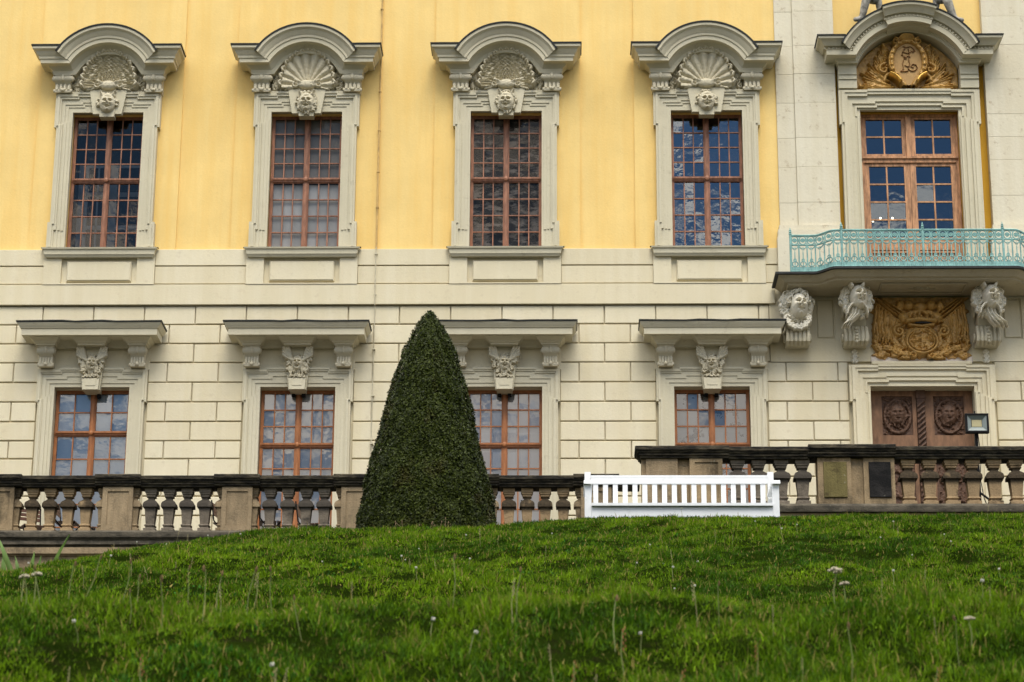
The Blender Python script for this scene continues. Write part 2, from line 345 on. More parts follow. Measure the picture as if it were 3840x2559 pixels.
# ------------------------------------------------------------------ carving helpers (height fields)
class Relief:
    def __init__(s, x0, x1, z0, z1, step):
        nx = int(round((x1-x0)/step))+1; nz = int(round((z1-z0)/step))+1
        s.X, s.Z = np.meshgrid(np.linspace(x0, x1, nx), np.linspace(z0, z1, nz)); s.H = np.zeros_like(s.X); s.M = np.zeros(s.X.shape, bool)
    def stroke(s, pts, r, a, base=0., ridge=True):
        n = len(pts)
        for k in range(n-1):
            (x0, z0), (x1, z1) = pts[k], pts[k+1]
            t0, t1 = k/(n-1), (k+1)/(n-1)
            ra = r[0]+(r[1]-r[0])*t0 if isinstance(r, tuple) else r; rb = r[0]+(r[1]-r[0])*t1 if isinstance(r, tuple) else r
            R = max(ra, rb)
            sel = (s.X > min(x0, x1)-R) & (s.X < max(x0, x1)+R) & (s.Z > min(z0, z1)-R) & (s.Z < max(z0, z1)+R)
            if not sel.any(): continue
            X, Z = s.X[sel], s.Z[sel]; dx, dz = x1-x0, z1-z0; l2 = dx*dx+dz*dz+1e-12
            t = np.clip(((X-x0)*dx+(Z-z0)*dz)/l2, 0, 1); d = np.hypot(X-x0-t*dx, Z-z0-t*dz); rr = ra+(rb-ra)*t
            q = d/np.maximum(rr, 1e-4); h = np.where(q < 1, base+a*np.sqrt(np.clip(1-q*q, 0, 1)), 0)
            H = s.H[sel]; s.H[sel] = np.maximum(H, h); mm = s.M[sel]; s.M[sel] = mm | (q < 1)
    def spiral(s, cx, cz, r0, turns, a0, sgn, r, a, base=0., n=36):
        p = []
        for k in range(n+1):
            t = k/n; ang = a0+sgn*turns*2*math.pi*t; q = r0*(1-.88*t); p.append((cx+q*math.cos(ang), cz+q*math.sin(ang)))
        s.stroke(p, (r, r*.6), a, base)
    def frond(s, pts, r, a, leaf=.08, n=7, base=0., ang=.8, side=0):
        s.stroke(pts, (r, r*.4), a, base)
        P = [np.array(p) for p in pts]; m_ = len(P)
        for k in range(1, n+1):
            u = k/(n+1)*(m_-1); i = min(int(u), m_-2); q = P[i]+(P[i+1]-P[i])*(u-i); d = P[i+1]-P[i]; th = math.atan2(d[1], d[0])
            for sg in (1, -1):
                if side and sg != side: continue
                l = leaf*(1-.45*k/n); t2 = th+sg*ang; t3 = th+sg*(ang*.35)
                e = q+np.array([math.cos(t2), math.sin(t2)])*l*.6; e2 = e+np.array([math.cos(t3), math.sin(t3)])*l*.5
                s.stroke([tuple(q), tuple(e), tuple(e2)], (r*1.1, r*.4), a*.9, base)
    def bump(s, cx, cz, rx, rz, a, base=0.):
        q = ((s.X-cx)/rx)**2+((s.Z-cz)/rz)**2; h = np.where(q < 1, base+a*np.sqrt(np.clip(1-q, 0, 1)), 0); s.H = np.maximum(s.H, h); s.M |= q < 1
    def add(s, cx, cz, rx, rz, a):
        s.H += a*np.exp(-((s.X-cx)/rx)**2-((s.Z-cz)/rz)**2)*s.M
    def rough(s, amp, sc, seed):
        g = np.random.default_rng(seed); H = np.zeros_like(s.H)
        for k in range(14):
            f = sc*g.uniform(.6, 1.8); th = g.uniform(0, 6.28); H += np.sin((s.X*math.cos(th)+s.Z*math.sin(th))*f+g.uniform(0, 6.28))
        s.H += amp*H/3.5*s.M
    def mb(s, y0, keep=False):
        return MB().grid(s.X, s.Z, y0-s.H, None if keep else s.M)
def arc(cx, cz, rx, rz, a0, a1, n=24):
    return [(cx+rx*math.cos(a0+(a1-a0)*k/n), cz+rz*math.sin(a0+(a1-a0)*k/n)) for k in range(n+1)]
def face(R, cx, cz, w, h, depth, seed, beard=0., horns=False, hair=True, turn=0., mouth=.06, old=True, boost=1.):
    """a carved face in a height field: oval head with brow, nose, eyes, cheeks, mouth, chin, curls"""
    g = random.Random(seed)
    u = (R.X-cx)/w; v = (R.Z-cz)/h
    if hair:
        for k in range(46):
            a = g.uniform(-.25, math.pi+.25); q = g.uniform(.95, 1.3)
            R.bump(cx+math.cos(a)*w*q*(1 if math.sin(a) < .8 else .9), cz+math.sin(a)*h*q*.95, w*g.uniform(.13, .24), h*g.uniform(.1, .19), depth*.35, depth*g.uniform(.05, .35))
    if beard:
        for k in range(34):
            a = g.uniform(-math.pi-.2, .2); x = cx+math.cos(a)*w*g.uniform(.55, 1.15); z = cz-abs(math.sin(a))*h*g.uniform(.55, .95)-h*.12
            R.stroke([(x, z), (x+g.uniform(-.1, .1)*w, z-h*beard*.5), (x+g.uniform(-.2, .2)*w, z-h*beard)], (w*.16, w*.05), depth*.35, depth*g.uniform(.1, .4))
    q = u*u+np.where(v > 0, v*v*.92, v*v*1.0)*(1+.0*v); ins = q < 1
    u2 = u-turn*(1-u*u)
    hh = depth*(.45+.75*np.sqrt(np.clip(1-q, 0, 1)))
    G = lambda a, b, sa, sb: np.exp(-((u2-a)/sa)**2-((v-b)/sb)**2)
    d = .30*G(0, .02, .10, .22)+.24*G(0, -.12, .17, .09)+.20*(G(-.30, .30, .24, .08)+G(.30, .30, .24, .08))
    d += -.34*(G(-.34, .15, .17, .085)+G(.34, .15, .17, .085))+.13*(G(-.34, .14, .09, .05)+G(.34, .14, .09, .05))
    d += .16*(G(-.48, -.12, .2, .16)+G(.48, -.12, .2, .16))-.12*(G(-.25, -.25, .08, .14)+G(.25, -.25, .08, .14))
    d += .15*G(0, -.33, .26, .06)-.42*G(0, -.44, .26, mouth)+.17*G(0, -.55, .22, .06)+.2*G(0, -.78, .25, .14)
    if old: d += -.06*(G(0, .55, .5, .035)+G(0, .68, .45, .03))
    hh = hh+depth*d*boost
    R.H = np.where(ins, np.maximum(hh, R.H*(q > .8)), R.H); R.M |= ins
    if horns:
        for sg in (-1, 1):
            R.stroke([(cx+sg*w*.55, cz+h*.75), (cx+sg*w*.75, cz+h*1.1), (cx+sg*w*.95, cz+h*1.38)], (w*.17, w*.06), depth*.4, depth*.45)

# ================================================================== PALACE
BAYS = (-6.77, -2.27, 2.23, 6.73); DC = 11.275          # window axes and portal axis
palace = tag(empty('palace', (0, 0, 0)), 'baroque palace front with yellow plaster upper floor, cream rusticated ground floor and carved windows', 'building')
WY = .12                                                  # wall plane; window surrounds stand at y = 0
def between(v, a, b): return a < v < b
# ---- upper plaster wall: panels round the windows, shallow recessed strips between them
UH = [(b-.815, b+.815, 19.80, 23.05) for b in BAYS]
xs = [-22, 8.31]+[e for h in UH for e in h[:2]]+[4.5*k+d for k in range(-4, 2) for d in (-.61, .61)]
zs = [19.60, 30.]+[e for h in UH for e in h[2:]]
def fy(x, z):
    if any(between(x, h[0], h[1]) and between(z, h[2], h[3]) for h in UH): return None
    return WY+.05 if abs(x-4.5*round(x/4.5)) < .61 else WY
MB().cells(xs, zs, fy, .5).build('yellow_wall', M_YEL, palace, smooth=0)
# ---- ground floor: plain base plate with chamfered blocks in running bond
LH = [(b-.835, b+.835, 12.9, 16.58) for b in BAYS]+[(DC-1.13, DC+1.13, 11.4, 16.58)]
base = MB().cells([-22, 20]+[e for h in LH for e in h[:2]], [11.2, 18.46, 18.80]+[e for h in LH for e in h[2:]],
                  lambda x, z: None if any(between(x, h[0], h[1]) and between(z, h[2], h[3]) for h in LH) else WY+.055, .5)
ZR = [18.46, 18.03, 17.59, 17.155, 16.705, 16.26, 15.815, 15.383, 14.98, 14.58]
while ZR[-1] > 11.4: ZR.append(ZR[-1]-.43)
def blocks(row, x0, x1, z0, z1, c=.012):
    ph = -2.34+(.5625 if row % 2 else 0); js = [x0]
    k = math.ceil((x0-ph+.16)/1.125)
    while ph+k*1.125 < x1-.16: js.append(ph+k*1.125); k += 1
    js.append(x1)
    for i in range(len(js)-1):
        base.cbox(js[i]+rnd.uniform(.009, .014), js[i+1]-rnd.uniform(.009, .014), WY-.012+rnd.uniform(-.005, .005), WY+.055, z0+rnd.uniform(.011, .017), z1-rnd.uniform(.011, .017), c)
for r in range(len(ZR)-1):
    zt, zb = ZR[r], ZR[r+1]
    cuts = []
    for b in BAYS:
        if zb < 17.3: cuts.append((b-1.2, b+1.2))
        elif zb < 17.7: cuts.append((b-1.2, b+1.2) if r == 1 else (b-1.25, b+1.25))
    if zt < 17.2: cuts.append((DC-1.58, DC+1.58))
    elif zt > 17.2: cuts.append((8.02, 14.6))
    x = -22
    for a, b in sorted(cuts)+[(20, 20)]:
        if a-x > .05: blocks(r, x, a, zb, zt)
        x = max(x, b)
# parapet belt: plain band, two long bands with thin grooves, pedestals with sunk and raised panels under each window
base.cbox(-22, 8.15, .045, WY+.03, 18.475, 18.942, .006)
cuts = [(b-1.24, b+1.24) for b in BAYS]
x = -22
for a, b in cuts+[(8.30, 8.3)]:
    for z0, z1 in ((18.972, 19.370), (19.400, 19.775)): base.cbox(x, a, .075, WY+.03, z0, z1, .006)
    x = b
for b in BAYS:
    base.cells([b-1.235, b-.84, b+.84, b+1.235], [18.945, 18.97, 19.6, 19.79], lambda x, z: .11 if abs(x-b) < .84 and between(z, 18.97, 19.6) else .03, WY+.03)
    base.cbox(b-.72, b+.72, .03, .11, 19.02, 19.49, .03)
    # flat frieze behind the brackets of the lower window
    base.cbox(b-1.23, b+1.23, .085, WY+.03, 16.98, 17.46, .004)
# portal bay: plain wall with small sunk panels between the mask consoles
base.cells([8.02, 9.03, 9.45, 10.25, 12.40, 13.10, 13.52, 14.6], [17.155, 17.66, 18.60, 18.9],
           lambda x, z: .142 if (between(x, 9.03, 9.45) or between(x, 13.10, 13.52)) and between(z, 17.66, 18.60) else .10, .2)
for a in (9.03, 13.10): base.cbox(a+.03, a+.39, .112, .14, 17.70, 18.57, .02)
base.build('stone_wall', M_STONE, palace, smooth=0)
# ---- stone pilasters beside the balcony door, ochre recess between them
def pil(xs_, lab):
    p = MB(); o = sorted(xs_)
    zc = 20.28; z = zc
    rows = [20.28]
    while rows[-1] < 30: rows.append(rows[-1]+rnd.choice((.55, .7, .85)))
    for i in range(len(o)-1):
        yf = .02 if (o[i+1]-o[i]) > .8 else .07
        for k in range(len(rows)-1):
            p.cbox(o[i]+.001, o[i+1]-.001, yf+rnd.uniform(-.003, .003), .5, rows[k]+.002, rows[k+1]-.002, .003)
    p.box(o[0]-.03, o[-1]+.03, -.05, .5, 20.16, 20.265); p.box(o[0]-.06, o[-1]+.06, -.09, .5, 19.98, 20.15); p.box(o[0]-.08, o[-1]+.08, -.11, .5, 18.8, 19.975)
    p.build('pilaster', M_PIL, palace, smooth=0, label=lab)
pil((8.31, 8.715, 9.645), 'weathered pale stone pilaster next to the yellow wall'); pil((13.005, 13.915, 16.5), 'weathered pale stone pilaster beyond the balcony door')
h = (DC-1.11, DC+1.11, 18.8, 23.05)
MB().cells([9.645, 13.005, h[0], h[1]], [18.7, h[3], 30], lambda x, z: None if between(x, h[0], h[1]) and z < h[3] else .24, .5).build('recessed_ochre_wall', M_YELD, palace, smooth=0)
MB().cells([9.645, 13.005], [24.6, 30], lambda x, z: .2, .24).build('yellow_gable_wall', M_YEL, palace, smooth=0)

# ---- window surrounds (stepped architraves with ears, raised middle and feet)
def surround(name, lv, zbase, ztop, half, ow, ear, earz, foot, steps, key, mat, loc, label=None, parent=palace):
    """lv: list of (inset from the outer edge at the sides, top z at the sides, rise of the middle, half width of the middle, y)"""
    xs, zs = [], []
    zs += [zbase, ztop, earz, steps]
    for s_ in (-1, 1):
        xs += [s_*ow, s_*ear, s_*half]
        for (i, zt, ri, hm, y) in lv: xs += [s_*(ow-i), s_*(ear-i), s_*hm]
    for (i, zt, ri, hm, y) in lv: zs += [zt, zt+ri, earz+i*.6]
    if foot: zs += [foot, foot-.05, foot-.18, foot-.23]; xs += [s_*(ow-d) for s_ in (-1, 1) for d in (-.055, .05, .1, .2)]
    def f(x, z):
        ax = abs(x)
        if ax < half and z < steps: return None
        y = None
        for (i, zt, ri, hm, yy) in lv:
            w = ear if z > earz+i*.6 else ow
            top = zt+ri if ax < hm else zt
            if foot and z < foot-(0 if i == 0 else .05+i*.5): w = ow+.055
            if ax < w-i and z < top: y = yy
        return y
    return MB().cells(xs, zs, f, .16).build(name, mat, parent, loc, smooth=0, label=label)
LV_U = [(0, 23.525, .0, .70, -.055), (.05, 23.455, .055, .70, -.085), (.10, 23.40, .055, .68, -.06), (.14, 23.345, .055, .66, -.02), (.22, 23.225, .05, .57, 0.), (.29, 23.165, .05, .53, .02)]
LV_L = [(0, 16.985, .03, .70, .01), (.045, 16.955, .045, .70, -.025), (.085, 16.905, .05, .68, -.005), (.11, 16.87, .05, .66, .02), (.20, 16.755, .06, .55, .04), (.275, 16.665, .0, .5, .06)]
# ---- cornices
PU = [(-.12, -.09), (.20, -.09), (.22, -.04), (.22, .0), (.27, .05), (.31, .085), (.455, .088), (.46, .175), (.485, .185), (.49, .235), (.535, .29), (.56, .34), (.62, .38), (.625, .425), (.625, .437), (-.12, .50)]
def upath(): return [(-1.05, 23.97), (-.80, 23.97)]+arc(0, 23.612, .865, .865, math.pi-.425, .425, 28)[1:-1]+[(.80, 23.97), (1.05, 23.97)]
def path_off(path, hh):
    n = len(path); nm = []
    for k in range(n-1):
        dx, dz = path[k+1][0]-path[k][0], path[k+1][1]-path[k][1]; l = math.hypot(dx, dz); nm.append((-dz/l, dx/l))
    r = []
    for k in range(n):
        a, b = nm[max(k-1, 0)], nm[min(k, n-2)]; d = 1+a[0]*b[0]+a[1]*b[1]; r.append((path[k][0]+(a[0]+b[0])/d*hh, path[k][1]+(a[1]+b[1])/d*hh))
    return r
def console(rx, w, z1, z0, dp, kind):
    """scrolled bracket with rolls; rx centre, w width at the top"""
    b = MB(); hh = z1-z0
    prof = [(.12, z1), (-dp, z1), (-dp-.01, z1-.1*hh), (-dp*.95, z1-.38*hh), (-dp*.62, z1-.5*hh), (-dp*.5, z1-.65*hh), (-dp*.5, z1-.8*hh), (-dp*.72, z1-.88*hh), (-dp*.68, z1-hh), (.12, z1-hh)]
    b.prismx(prof, rx-w*.42, rx+w*.42)
    for k in range(5 if kind else 4):
        n_ = 5 if kind else 4; x = rx-w*.42+w*.84*(k+.5)/n_
        b.tube([(x, -dp*.5, z1-.5*hh), (x, -dp*.62, z1-.66*hh), (x, -dp*.66, z1-.86*hh)], w*.085, 6)
    b.tube([(rx-w*.52, -dp*.75, z1-.22*hh), (rx+w*.52, -dp*.75, z1-.22*hh)], hh*.19, 12)
    b.tube([(rx-w*.49, -dp*.55, z1-.9*hh), (rx+w*.49, -dp*.55, z1-.9*hh)], hh*.1, 10)
    for s_ in (-1, 1):
        b.ell((rx+s_*w*.53, -dp*.75, z1-.22*hh), (w*.07, hh*.12, hh*.12)); b.ell((rx+s_*w*.24, -dp*1.02, z1-.2*hh), (w*.1, .02, hh*.09))
    b.ell((rx, -dp*1.0, z1-.2*hh), (w*.11, .045, hh*.2)); b.ell((rx, -dp*.75, z1-.88*hh), (w*.12, .04, hh*.1))
    b.box(rx-w*.5, rx+w*.5, -dp-.02, .12, z1-.045*hh, z1+.01)
    return b
def shell(weave, seed):
    g = random.Random(seed); R = Relief(-.86, .86, 23.50, 24.56, .0125)
    cx, cz = 0, 23.66
    # fluted or woven fan
    a = np.arctan2(R.Z-cz, R.X-cx); q = np.hypot((R.X-cx)/.60, (R.Z-cz)/.80)
    nfl = 13
    lob = .95+.045*np.abs(np.sin(a*nfl*.72+.35)); ins = (q < lob) & (R.Z > cz-.10)
    dish = .06+.09*q**1.5
    if weave: fl = .045*np.abs(np.cos(a*9.5))*np.clip(q*1.5, 0, 1)+.022*np.sin(a*30)*np.where(np.sin(R.Z*75+np.sin(R.X*9)) > 0, 1, -1)+.016*np.sin(R.Z*150)
    else: fl = .075*np.abs(np.cos(a*9.5))*np.clip(q*1.5, 0, 1)
    R.H = np.where(ins, dish+fl, R.H); R.M |= ins
    # curled rim, notched
    for k in range(15):
        t = math.pi*(k+.5)/15*1.06-.09
        t0, t1 = t-.062, t+.062
        p = [(cx+.60*math.cos(t0)*1.0, cz+.80*math.sin(t0)), (cx+.635*math.cos(t), cz+.845*math.sin(t)), (cx+.60*math.cos(t1), cz+.80*math.sin(t1))]
        R.stroke(p, .034, .09, .20)
    # folded base of the shell
    for k in range(5): R.stroke(arc(0, 23.70-.03*k+.02, .19-.02*k, .05, math.pi, 2*math.pi, 8), .022, .06, .2-.01*k)
    R.bump(0, 23.64, .2, .11, .1, .17)
    for sg in (-1, 1):
        R.spiral(sg*.27, 23.66, .1, 1.2, math.pi/2, sg, .032, .08, .12)
        R.stroke([(sg*.2, 23.72), (sg*.33, 23.58), (sg*.5, 23.53)], (.04, .02), .08, .08)
        # leaf scrolls filling the corners under the arch
        for k in range(15):
            x = sg*g.uniform(.55, .80); z = g.uniform(23.52, 24.16)
            if abs(x) > .74 and z > 23.95: continue
            R.spiral(x, z, g.uniform(.05, .085), .9, g.uniform(0, 6), g.choice((-1, 1)), .022, .05, .03, 14)
        R.frond([(sg*.40, 23.54), (sg*.56, 23.62), (sg*.70, 23.80), (sg*.68, 24.05)], .025, .07, .11, 8)
        R.frond([(sg*.74, 23.54), (sg*.78, 23.70), (sg*.73, 23.9)], .02, .06, .08, 6)
    R.rough(.004, 70, seed)
    return R.mb(.03)
def mask_upper(seed, horns, beard, turn):
    R = Relief(-.30, .30, 22.90, 23.64, .009); face(R, 0, 23.20, .18, .225, .16, seed, beard=beard, horns=horns, turn=turn, boost=1.75, mouth=.075)
    R.rough(.003, 90, seed); return R.mb(-.085)
def window_frame(half, z0, z1, zt, rows_up, rows_dn, cols, y, bar, mat, loc, name, label=None, last=True):
    b = MB(); fr = .045
    b.box(-half, -half+fr, y-.03, y+.06, z0, z1); b.box(half-fr, half, y-.03, y+.06, z0, z1); b.box(-half+fr, half-fr, y-.03, y+.06, z1-fr, z1); b.box(-half+fr, half-fr, y-.03, y+.06, z0, z0+fr)
    b.box(-.045, .045, y-.05, y+.06, z0+fr, z1-fr); b.box(-.022, .022, y-.068, y-.05, z0+fr, z1-fr)
    b.box(-half+fr, -.045, y-.045, y+.05, zt-.045, zt+.035); b.box(.045, half-fr, y-.045, y+.05, zt-.045, zt+.035); b.box(-half+.01, half-.01, y-.085, y-.07, zt+.0, zt+.04)
    b.ell((0, y-.09, zt), (.05, .03, .06))
    P = MB(); 
    for s_ in (-1, 1):
        xa, xb = (.045, half-fr) if s_ > 0 else (-half+fr, -.045)
        for (za, zb, rows) in ((zt+.035, z1-fr, rows_up), (z0+fr, zt-.045, rows_dn)):
            sr = .022
            b.box(xa, xa+sr, y-.02, y+.04, za, zb); b.box(xb-sr, xb, y-.02, y+.04, za, zb); b.box(xa+sr, xb-sr, y-.02, y+.04, za, za+sr); b.box(xa+sr, xb-sr, y-.02, y+.04, zb-sr, zb)
            px = [xa+sr+(xb-xa-2*sr)*k/cols for k in range(cols+1)]; pz = [za+sr+(zb-za-2*sr)*k/rows for k in range(rows+1)]
            for k in range(1, cols): b.box(px[k]-bar/2, px[k]+bar/2, y-.012, y+.03, za+sr, zb-sr)
            for k in range(1, rows):
                for c_ in range(cols): b.box(px[c_]+(bar/2 if c_ else 0), px[c_+1]-(bar/2 if c_ < cols-1 else 0), y-.008, y+.03, pz[k]-bar/2, pz[k]+bar/2)
            for c_ in range(cols):
                for r_ in range(rows):
                    tx, tz = rnd.gauss(0, .006), rnd.gauss(0, .006); w2, h2 = (px[1]-px[0])/2, (pz[1]-pz[0])/2
                    cx_, cz_ = (px[c_]+px[c_+1])/2, (pz[r_]+pz[r_+1])/2
                    P.poly([(cx_+sx_*w2, y+.012+sx_*w2*tx+sz_*h2*tz, cz_+sz_*h2) for sx_, sz_ in ((-1, -1), (1, -1), (1, 1), (-1, 1))])
    o = b.build(name, mat, palace, loc, smooth=0, label=label)
    return o, P
def room(parent, half, z0, z1, y0, depth=2.6):
    b = MB(); x0, x1 = -half-.3, half+.3; z0 -= .2; z1 += .3; y1 = y0+depth
    b.poly([(x0, y1, z0), (x1, y1, z0), (x1, y1, z1), (x0, y1, z1)]); b.poly([(x0, y0, z0), (x0, y1, z0), (x0, y1, z1), (x0, y0, z1)]); b.poly([(x1, y0, z0), (x1, y1, z0), (x1, y1, z1), (x1, y0, z1)])
    b.poly([(x0, y0, z1), (x1, y0, z1), (x1, y1, z1), (x0, y1, z1)]); b.poly([(x0, y0, z0), (x1, y0, z0), (x1, y1, z0), (x0, y1, z0)])
    # wall thickness round the opening
    for a, c in ((x0, -half), (half, x1)): b.poly([(a, y0, z0), (c, y0, z0), (c, y0, z1), (a, y0, z1)])
    b.poly([(-half, y0, z1-.3), (half, y0, z1-.3), (half, y0, z1), (-half, y0, z1)]); b.poly([(-half, y0, z0), (half, y0, z0), (half, y0, z0+.2), (-half, y0, z0+.2)])
    return b.build('dark_room', M_DARK, parent, smooth=0)
def blind_mb(half, z0, z1, y, cols, rows):
    b = MB()
    for c_ in range(cols):
        for r_ in range(rows):
            xa = -half+2*half*c_/cols; xb = -half+2*half*(c_+1)/cols; za = z0+(z1-z0)*r_/rows; zb = z0+(z1-z0)*(r_+1)/rows
            b.poly([(xa, y, za), (xb, y, za), (xb, y, zb), (xa, y, zb)])
    return b
G_DARK = glass('old_window_glass', .05, (.8, .82, .84), .010, 5., (1, .92, .82)); G_MID = glass('grey_window_glass', .022, (.85, .85, .85), .02, 5., (1, .90, .78)); G_BLUE = glass('clear_window_glass', .16, (.6, .66, .72), .016, 5., (.9, .95, 1))
G_DOOR = glass('balcony_door_glass', .12, (.6, .66, .72), .006, 5., (.85, .93, 1)); G_LOW = glass('ground_floor_glass', .13, (.93, .94, .95), .006); G_LOWP = glass('dusty_ground_floor_glass', .13, (.93, .93, .93), .008, 5., (1, .95, .9))
B_W2 = blind('grey_window_blind', (.50, .50, .49), (.78, .78, .78), None, var=.9); B_W2U = blind('dark_grey_window_blind', (.24, .23, .22), (.32, .31, .30), (.13, .12, .05), .74, .75, 1.5)
B_W3 = blind('mottled_dark_blind', (.035, .034, .034), (.06, .057, .054), (.23, .205, .18), .49, .60, 3.2, .5, (1, 1, 2.4))
B_L1 = blind('blue_grey_curtain', (.50, .60, .70), (.62, .70, .76)); B_L2 = blind('warm_grey_curtain', (.66, .65, .63), (.78, .77, .76))
B_L3 = blind('pale_painted_panes', (.85, .85, .86), (.54, .50, .52), None, var=1.); B_L4 = blind('grey_painted_panes', (.40, .385, .37), (.52, .54, .52), (.008, .008, .009), .57, .60, 3.8)
MOODS_U = ('carved scallop shell with woven basket pattern over a leering mask', 'fluted scallop shell over a horned frowning mask', 'woven shell over a broad-nosed shaggy mask', 'fluted shell with notched rim over a wild-haired mask')
for i, b in enumerate(BAYS):
    loc = (b, 0, 0)
    s = surround('upper_window_surround', LV_U, 19.79, 23.525, .80, 1.14, 1.19, 22.66, 20.38, 23.05, 0, M_TRIM, loc, MOODS_U[i])
    # cornice with lead cover, tympanum back, brackets, keystone, shell, mask, sill
    cz = MB().sweep(upath(), PU)
    pts = [(-.83, 23.50)]+[(x, z) for x, z in path_off(upath(), .0)[1:-1]]+[(.83, 23.50)]
    cz.prism(pts, .04, .118); cz.build('cornice', M_TRIM, s, smooth=28)
    MB().sweep(upath(), [(.3, .441), (.645, .441), (.65, .472), (-.1, .53)]).build('lead_flashing', M_LEAD, s, smooth=28)
    br = console(-1.03, .43, 23.88, 23.475, .22, 0); br.build('bracket', M_CARVE, s, smooth=40); console(1.03, .43, 23.88, 23.475, .22, 0).build('bracket', M_CARVE, s, smooth=40)
    MB().prism([(-.425, 23.55), (.425, 23.55), (.325, 22.965), (-.325, 22.965)], -.095, .04).prism([(-.175, 23.06), (.175, 23.06), (.165, 22.885), (-.165, 22.885)], -.125, .10).build('keystone', M_TRIM, s, smooth=0)
    shell(i in (0, 2), 30+i).build('shell_carving', M_CARVE, s, smooth=50)
    mask_upper(50+i, i in (1, 2, 0), (0, .35, .3, 0)[i], (.12, 0, -.08, .05)[i]).build('carved_mask', M_CARVE, s, smooth=50)
    MB().sweep([(-1.16, 19.56), (1.16, 19.56)], [(-.1, 0), (.03, 0), (.045, .03), (.07, .06), (.07, .075), (.085, .16), (.11, .17), (.12, .205), (-.1, .215)]).build('sill', M_TRIM, s, smooth=28)
    MB().sweep([(-1.285, 19.772), (1.285, 19.772)], [(0, .006), (.02, .006), (.022, .022), (-.1, .03)]).build('lead_sill_cover', M_LEAD, s, smooth=28)
    # window
    w, P = window_frame(.80, 19.80, 23.05, 21.50, 4, 4, 3, .33, .025, M_WOODU, loc, 'upper_window', ('tall window with a pale inner casement behind dark panes', 'tall window with grey blinds, paler in the lower half', 'tall window with mottled dark panes', 'tall window mirroring dark blue sky and clouds')[i])
    P.build('panes', (G_DARK, G_MID, G_MID, G_BLUE)[i], w, smooth=0)
    room(w, .80, 19.80, 23.05, .5)
    if i == 0:
        f = MB()
        for (x0, x1) in ((-.72, -.50), (-.06, .16)): f.box(x0, x1, .75, .80, 19.80, 22.1)
        for z in (19.86, 20.5, 21.3, 22.0): f.box(-.50, -.06, .76, .79, z, z+.10); f.box(.16, .72, .76, .79, z, z+.10)
        for x in (-.28, .42): f.box(x-.02, x+.02, .76, .79, 19.8, 22.0)
        f.build('inner_casement', M_INNER, w, smooth=0)
    if i == 1:
        blind_mb(.74, 19.85, 21.42, .40, 6, 4).build('blind', B_W2, w, smooth=0); blind_mb(.74, 21.54, 23.0, .40, 6, 4).build('blind', B_W2U, w, smooth=0)
    if i == 2: blind_mb(.74, 19.85, 23.0, .40, 6, 8).build('blind', B_W3, w, smooth=0)

# ---- ground floor windows
PL = [(-.12, 0), (.06, 0), (.08, .045), (.12, .07), (.16, .10), (.19, .13), (.59, .134), (.595, .275), (.62, .285), (.63, .31), (.65, .33), (.68, .385), (.68, .395), (-.12, .44)]
def modillion(b, cx, hw, z0):
    st = [(hw, .30, 0), (hw, .30, .03), (hw+.035, .34, .05), (hw+.045, .36, .08), (hw+.09, .44, .105), (hw+.115, .50, .128), (hw+.115, .50, .137)]
    i0 = len(b.v)
    for (w_, o_, z_) in st: b.v += [(cx-w_, .1, z0+z_), (cx-w_, -o_, z0+z_), (cx+w_, -o_, z0+z_), (cx+w_, .1, z0+z_)]
    for k in range(len(st)-1):
        for a in range(3): b.f.append((i0+4*k+a, i0+4*k+a+1, i0+4*k+5+a, i0+4*k+4+a))
    b.f.append((i0, i0+1, i0+2, i0+3)); return b
def keymask(seed, turn):
    g = random.Random(seed); R = Relief(-.34, .34, 16.69, 17.46, .0095)
    for sg in (-1, 1):                                   # palm fans at the upper corners
        for k in range(5):
            t = .55+.17*k; x0, z0 = sg*.10, 17.10
            R.stroke([(x0, z0), (x0+sg*.36*math.cos(t)*1.0, z0+.38*math.sin(t))], (.02, .04), .06, .08)
    for k in range(34):
        z = g.uniform(16.84, 17.28); wv = .13+.13*(z-16.74)/.5; sg = g.choice((-1, 1)); x = sg*(wv*g.uniform(.75, 1.15))
        R.spiral(x, z, g.uniform(.03, .05), .8, g.uniform(0, 6), g.choice((-1, 1)), .02, .05, .05, 10)
    face(R, 0, 17.06, .125, .17, .16, seed, beard=.75, hair=True, turn=turn, boost=1.5, mouth=.07)
    for k in range(9): R.spiral(-.15+.0375*k, 16.77+.02*(k % 2), .032, .9, g.uniform(0, 6), 1, .018, .05, .06, 10)
    R.rough(.004, 80, seed); return R.mb(-.06)
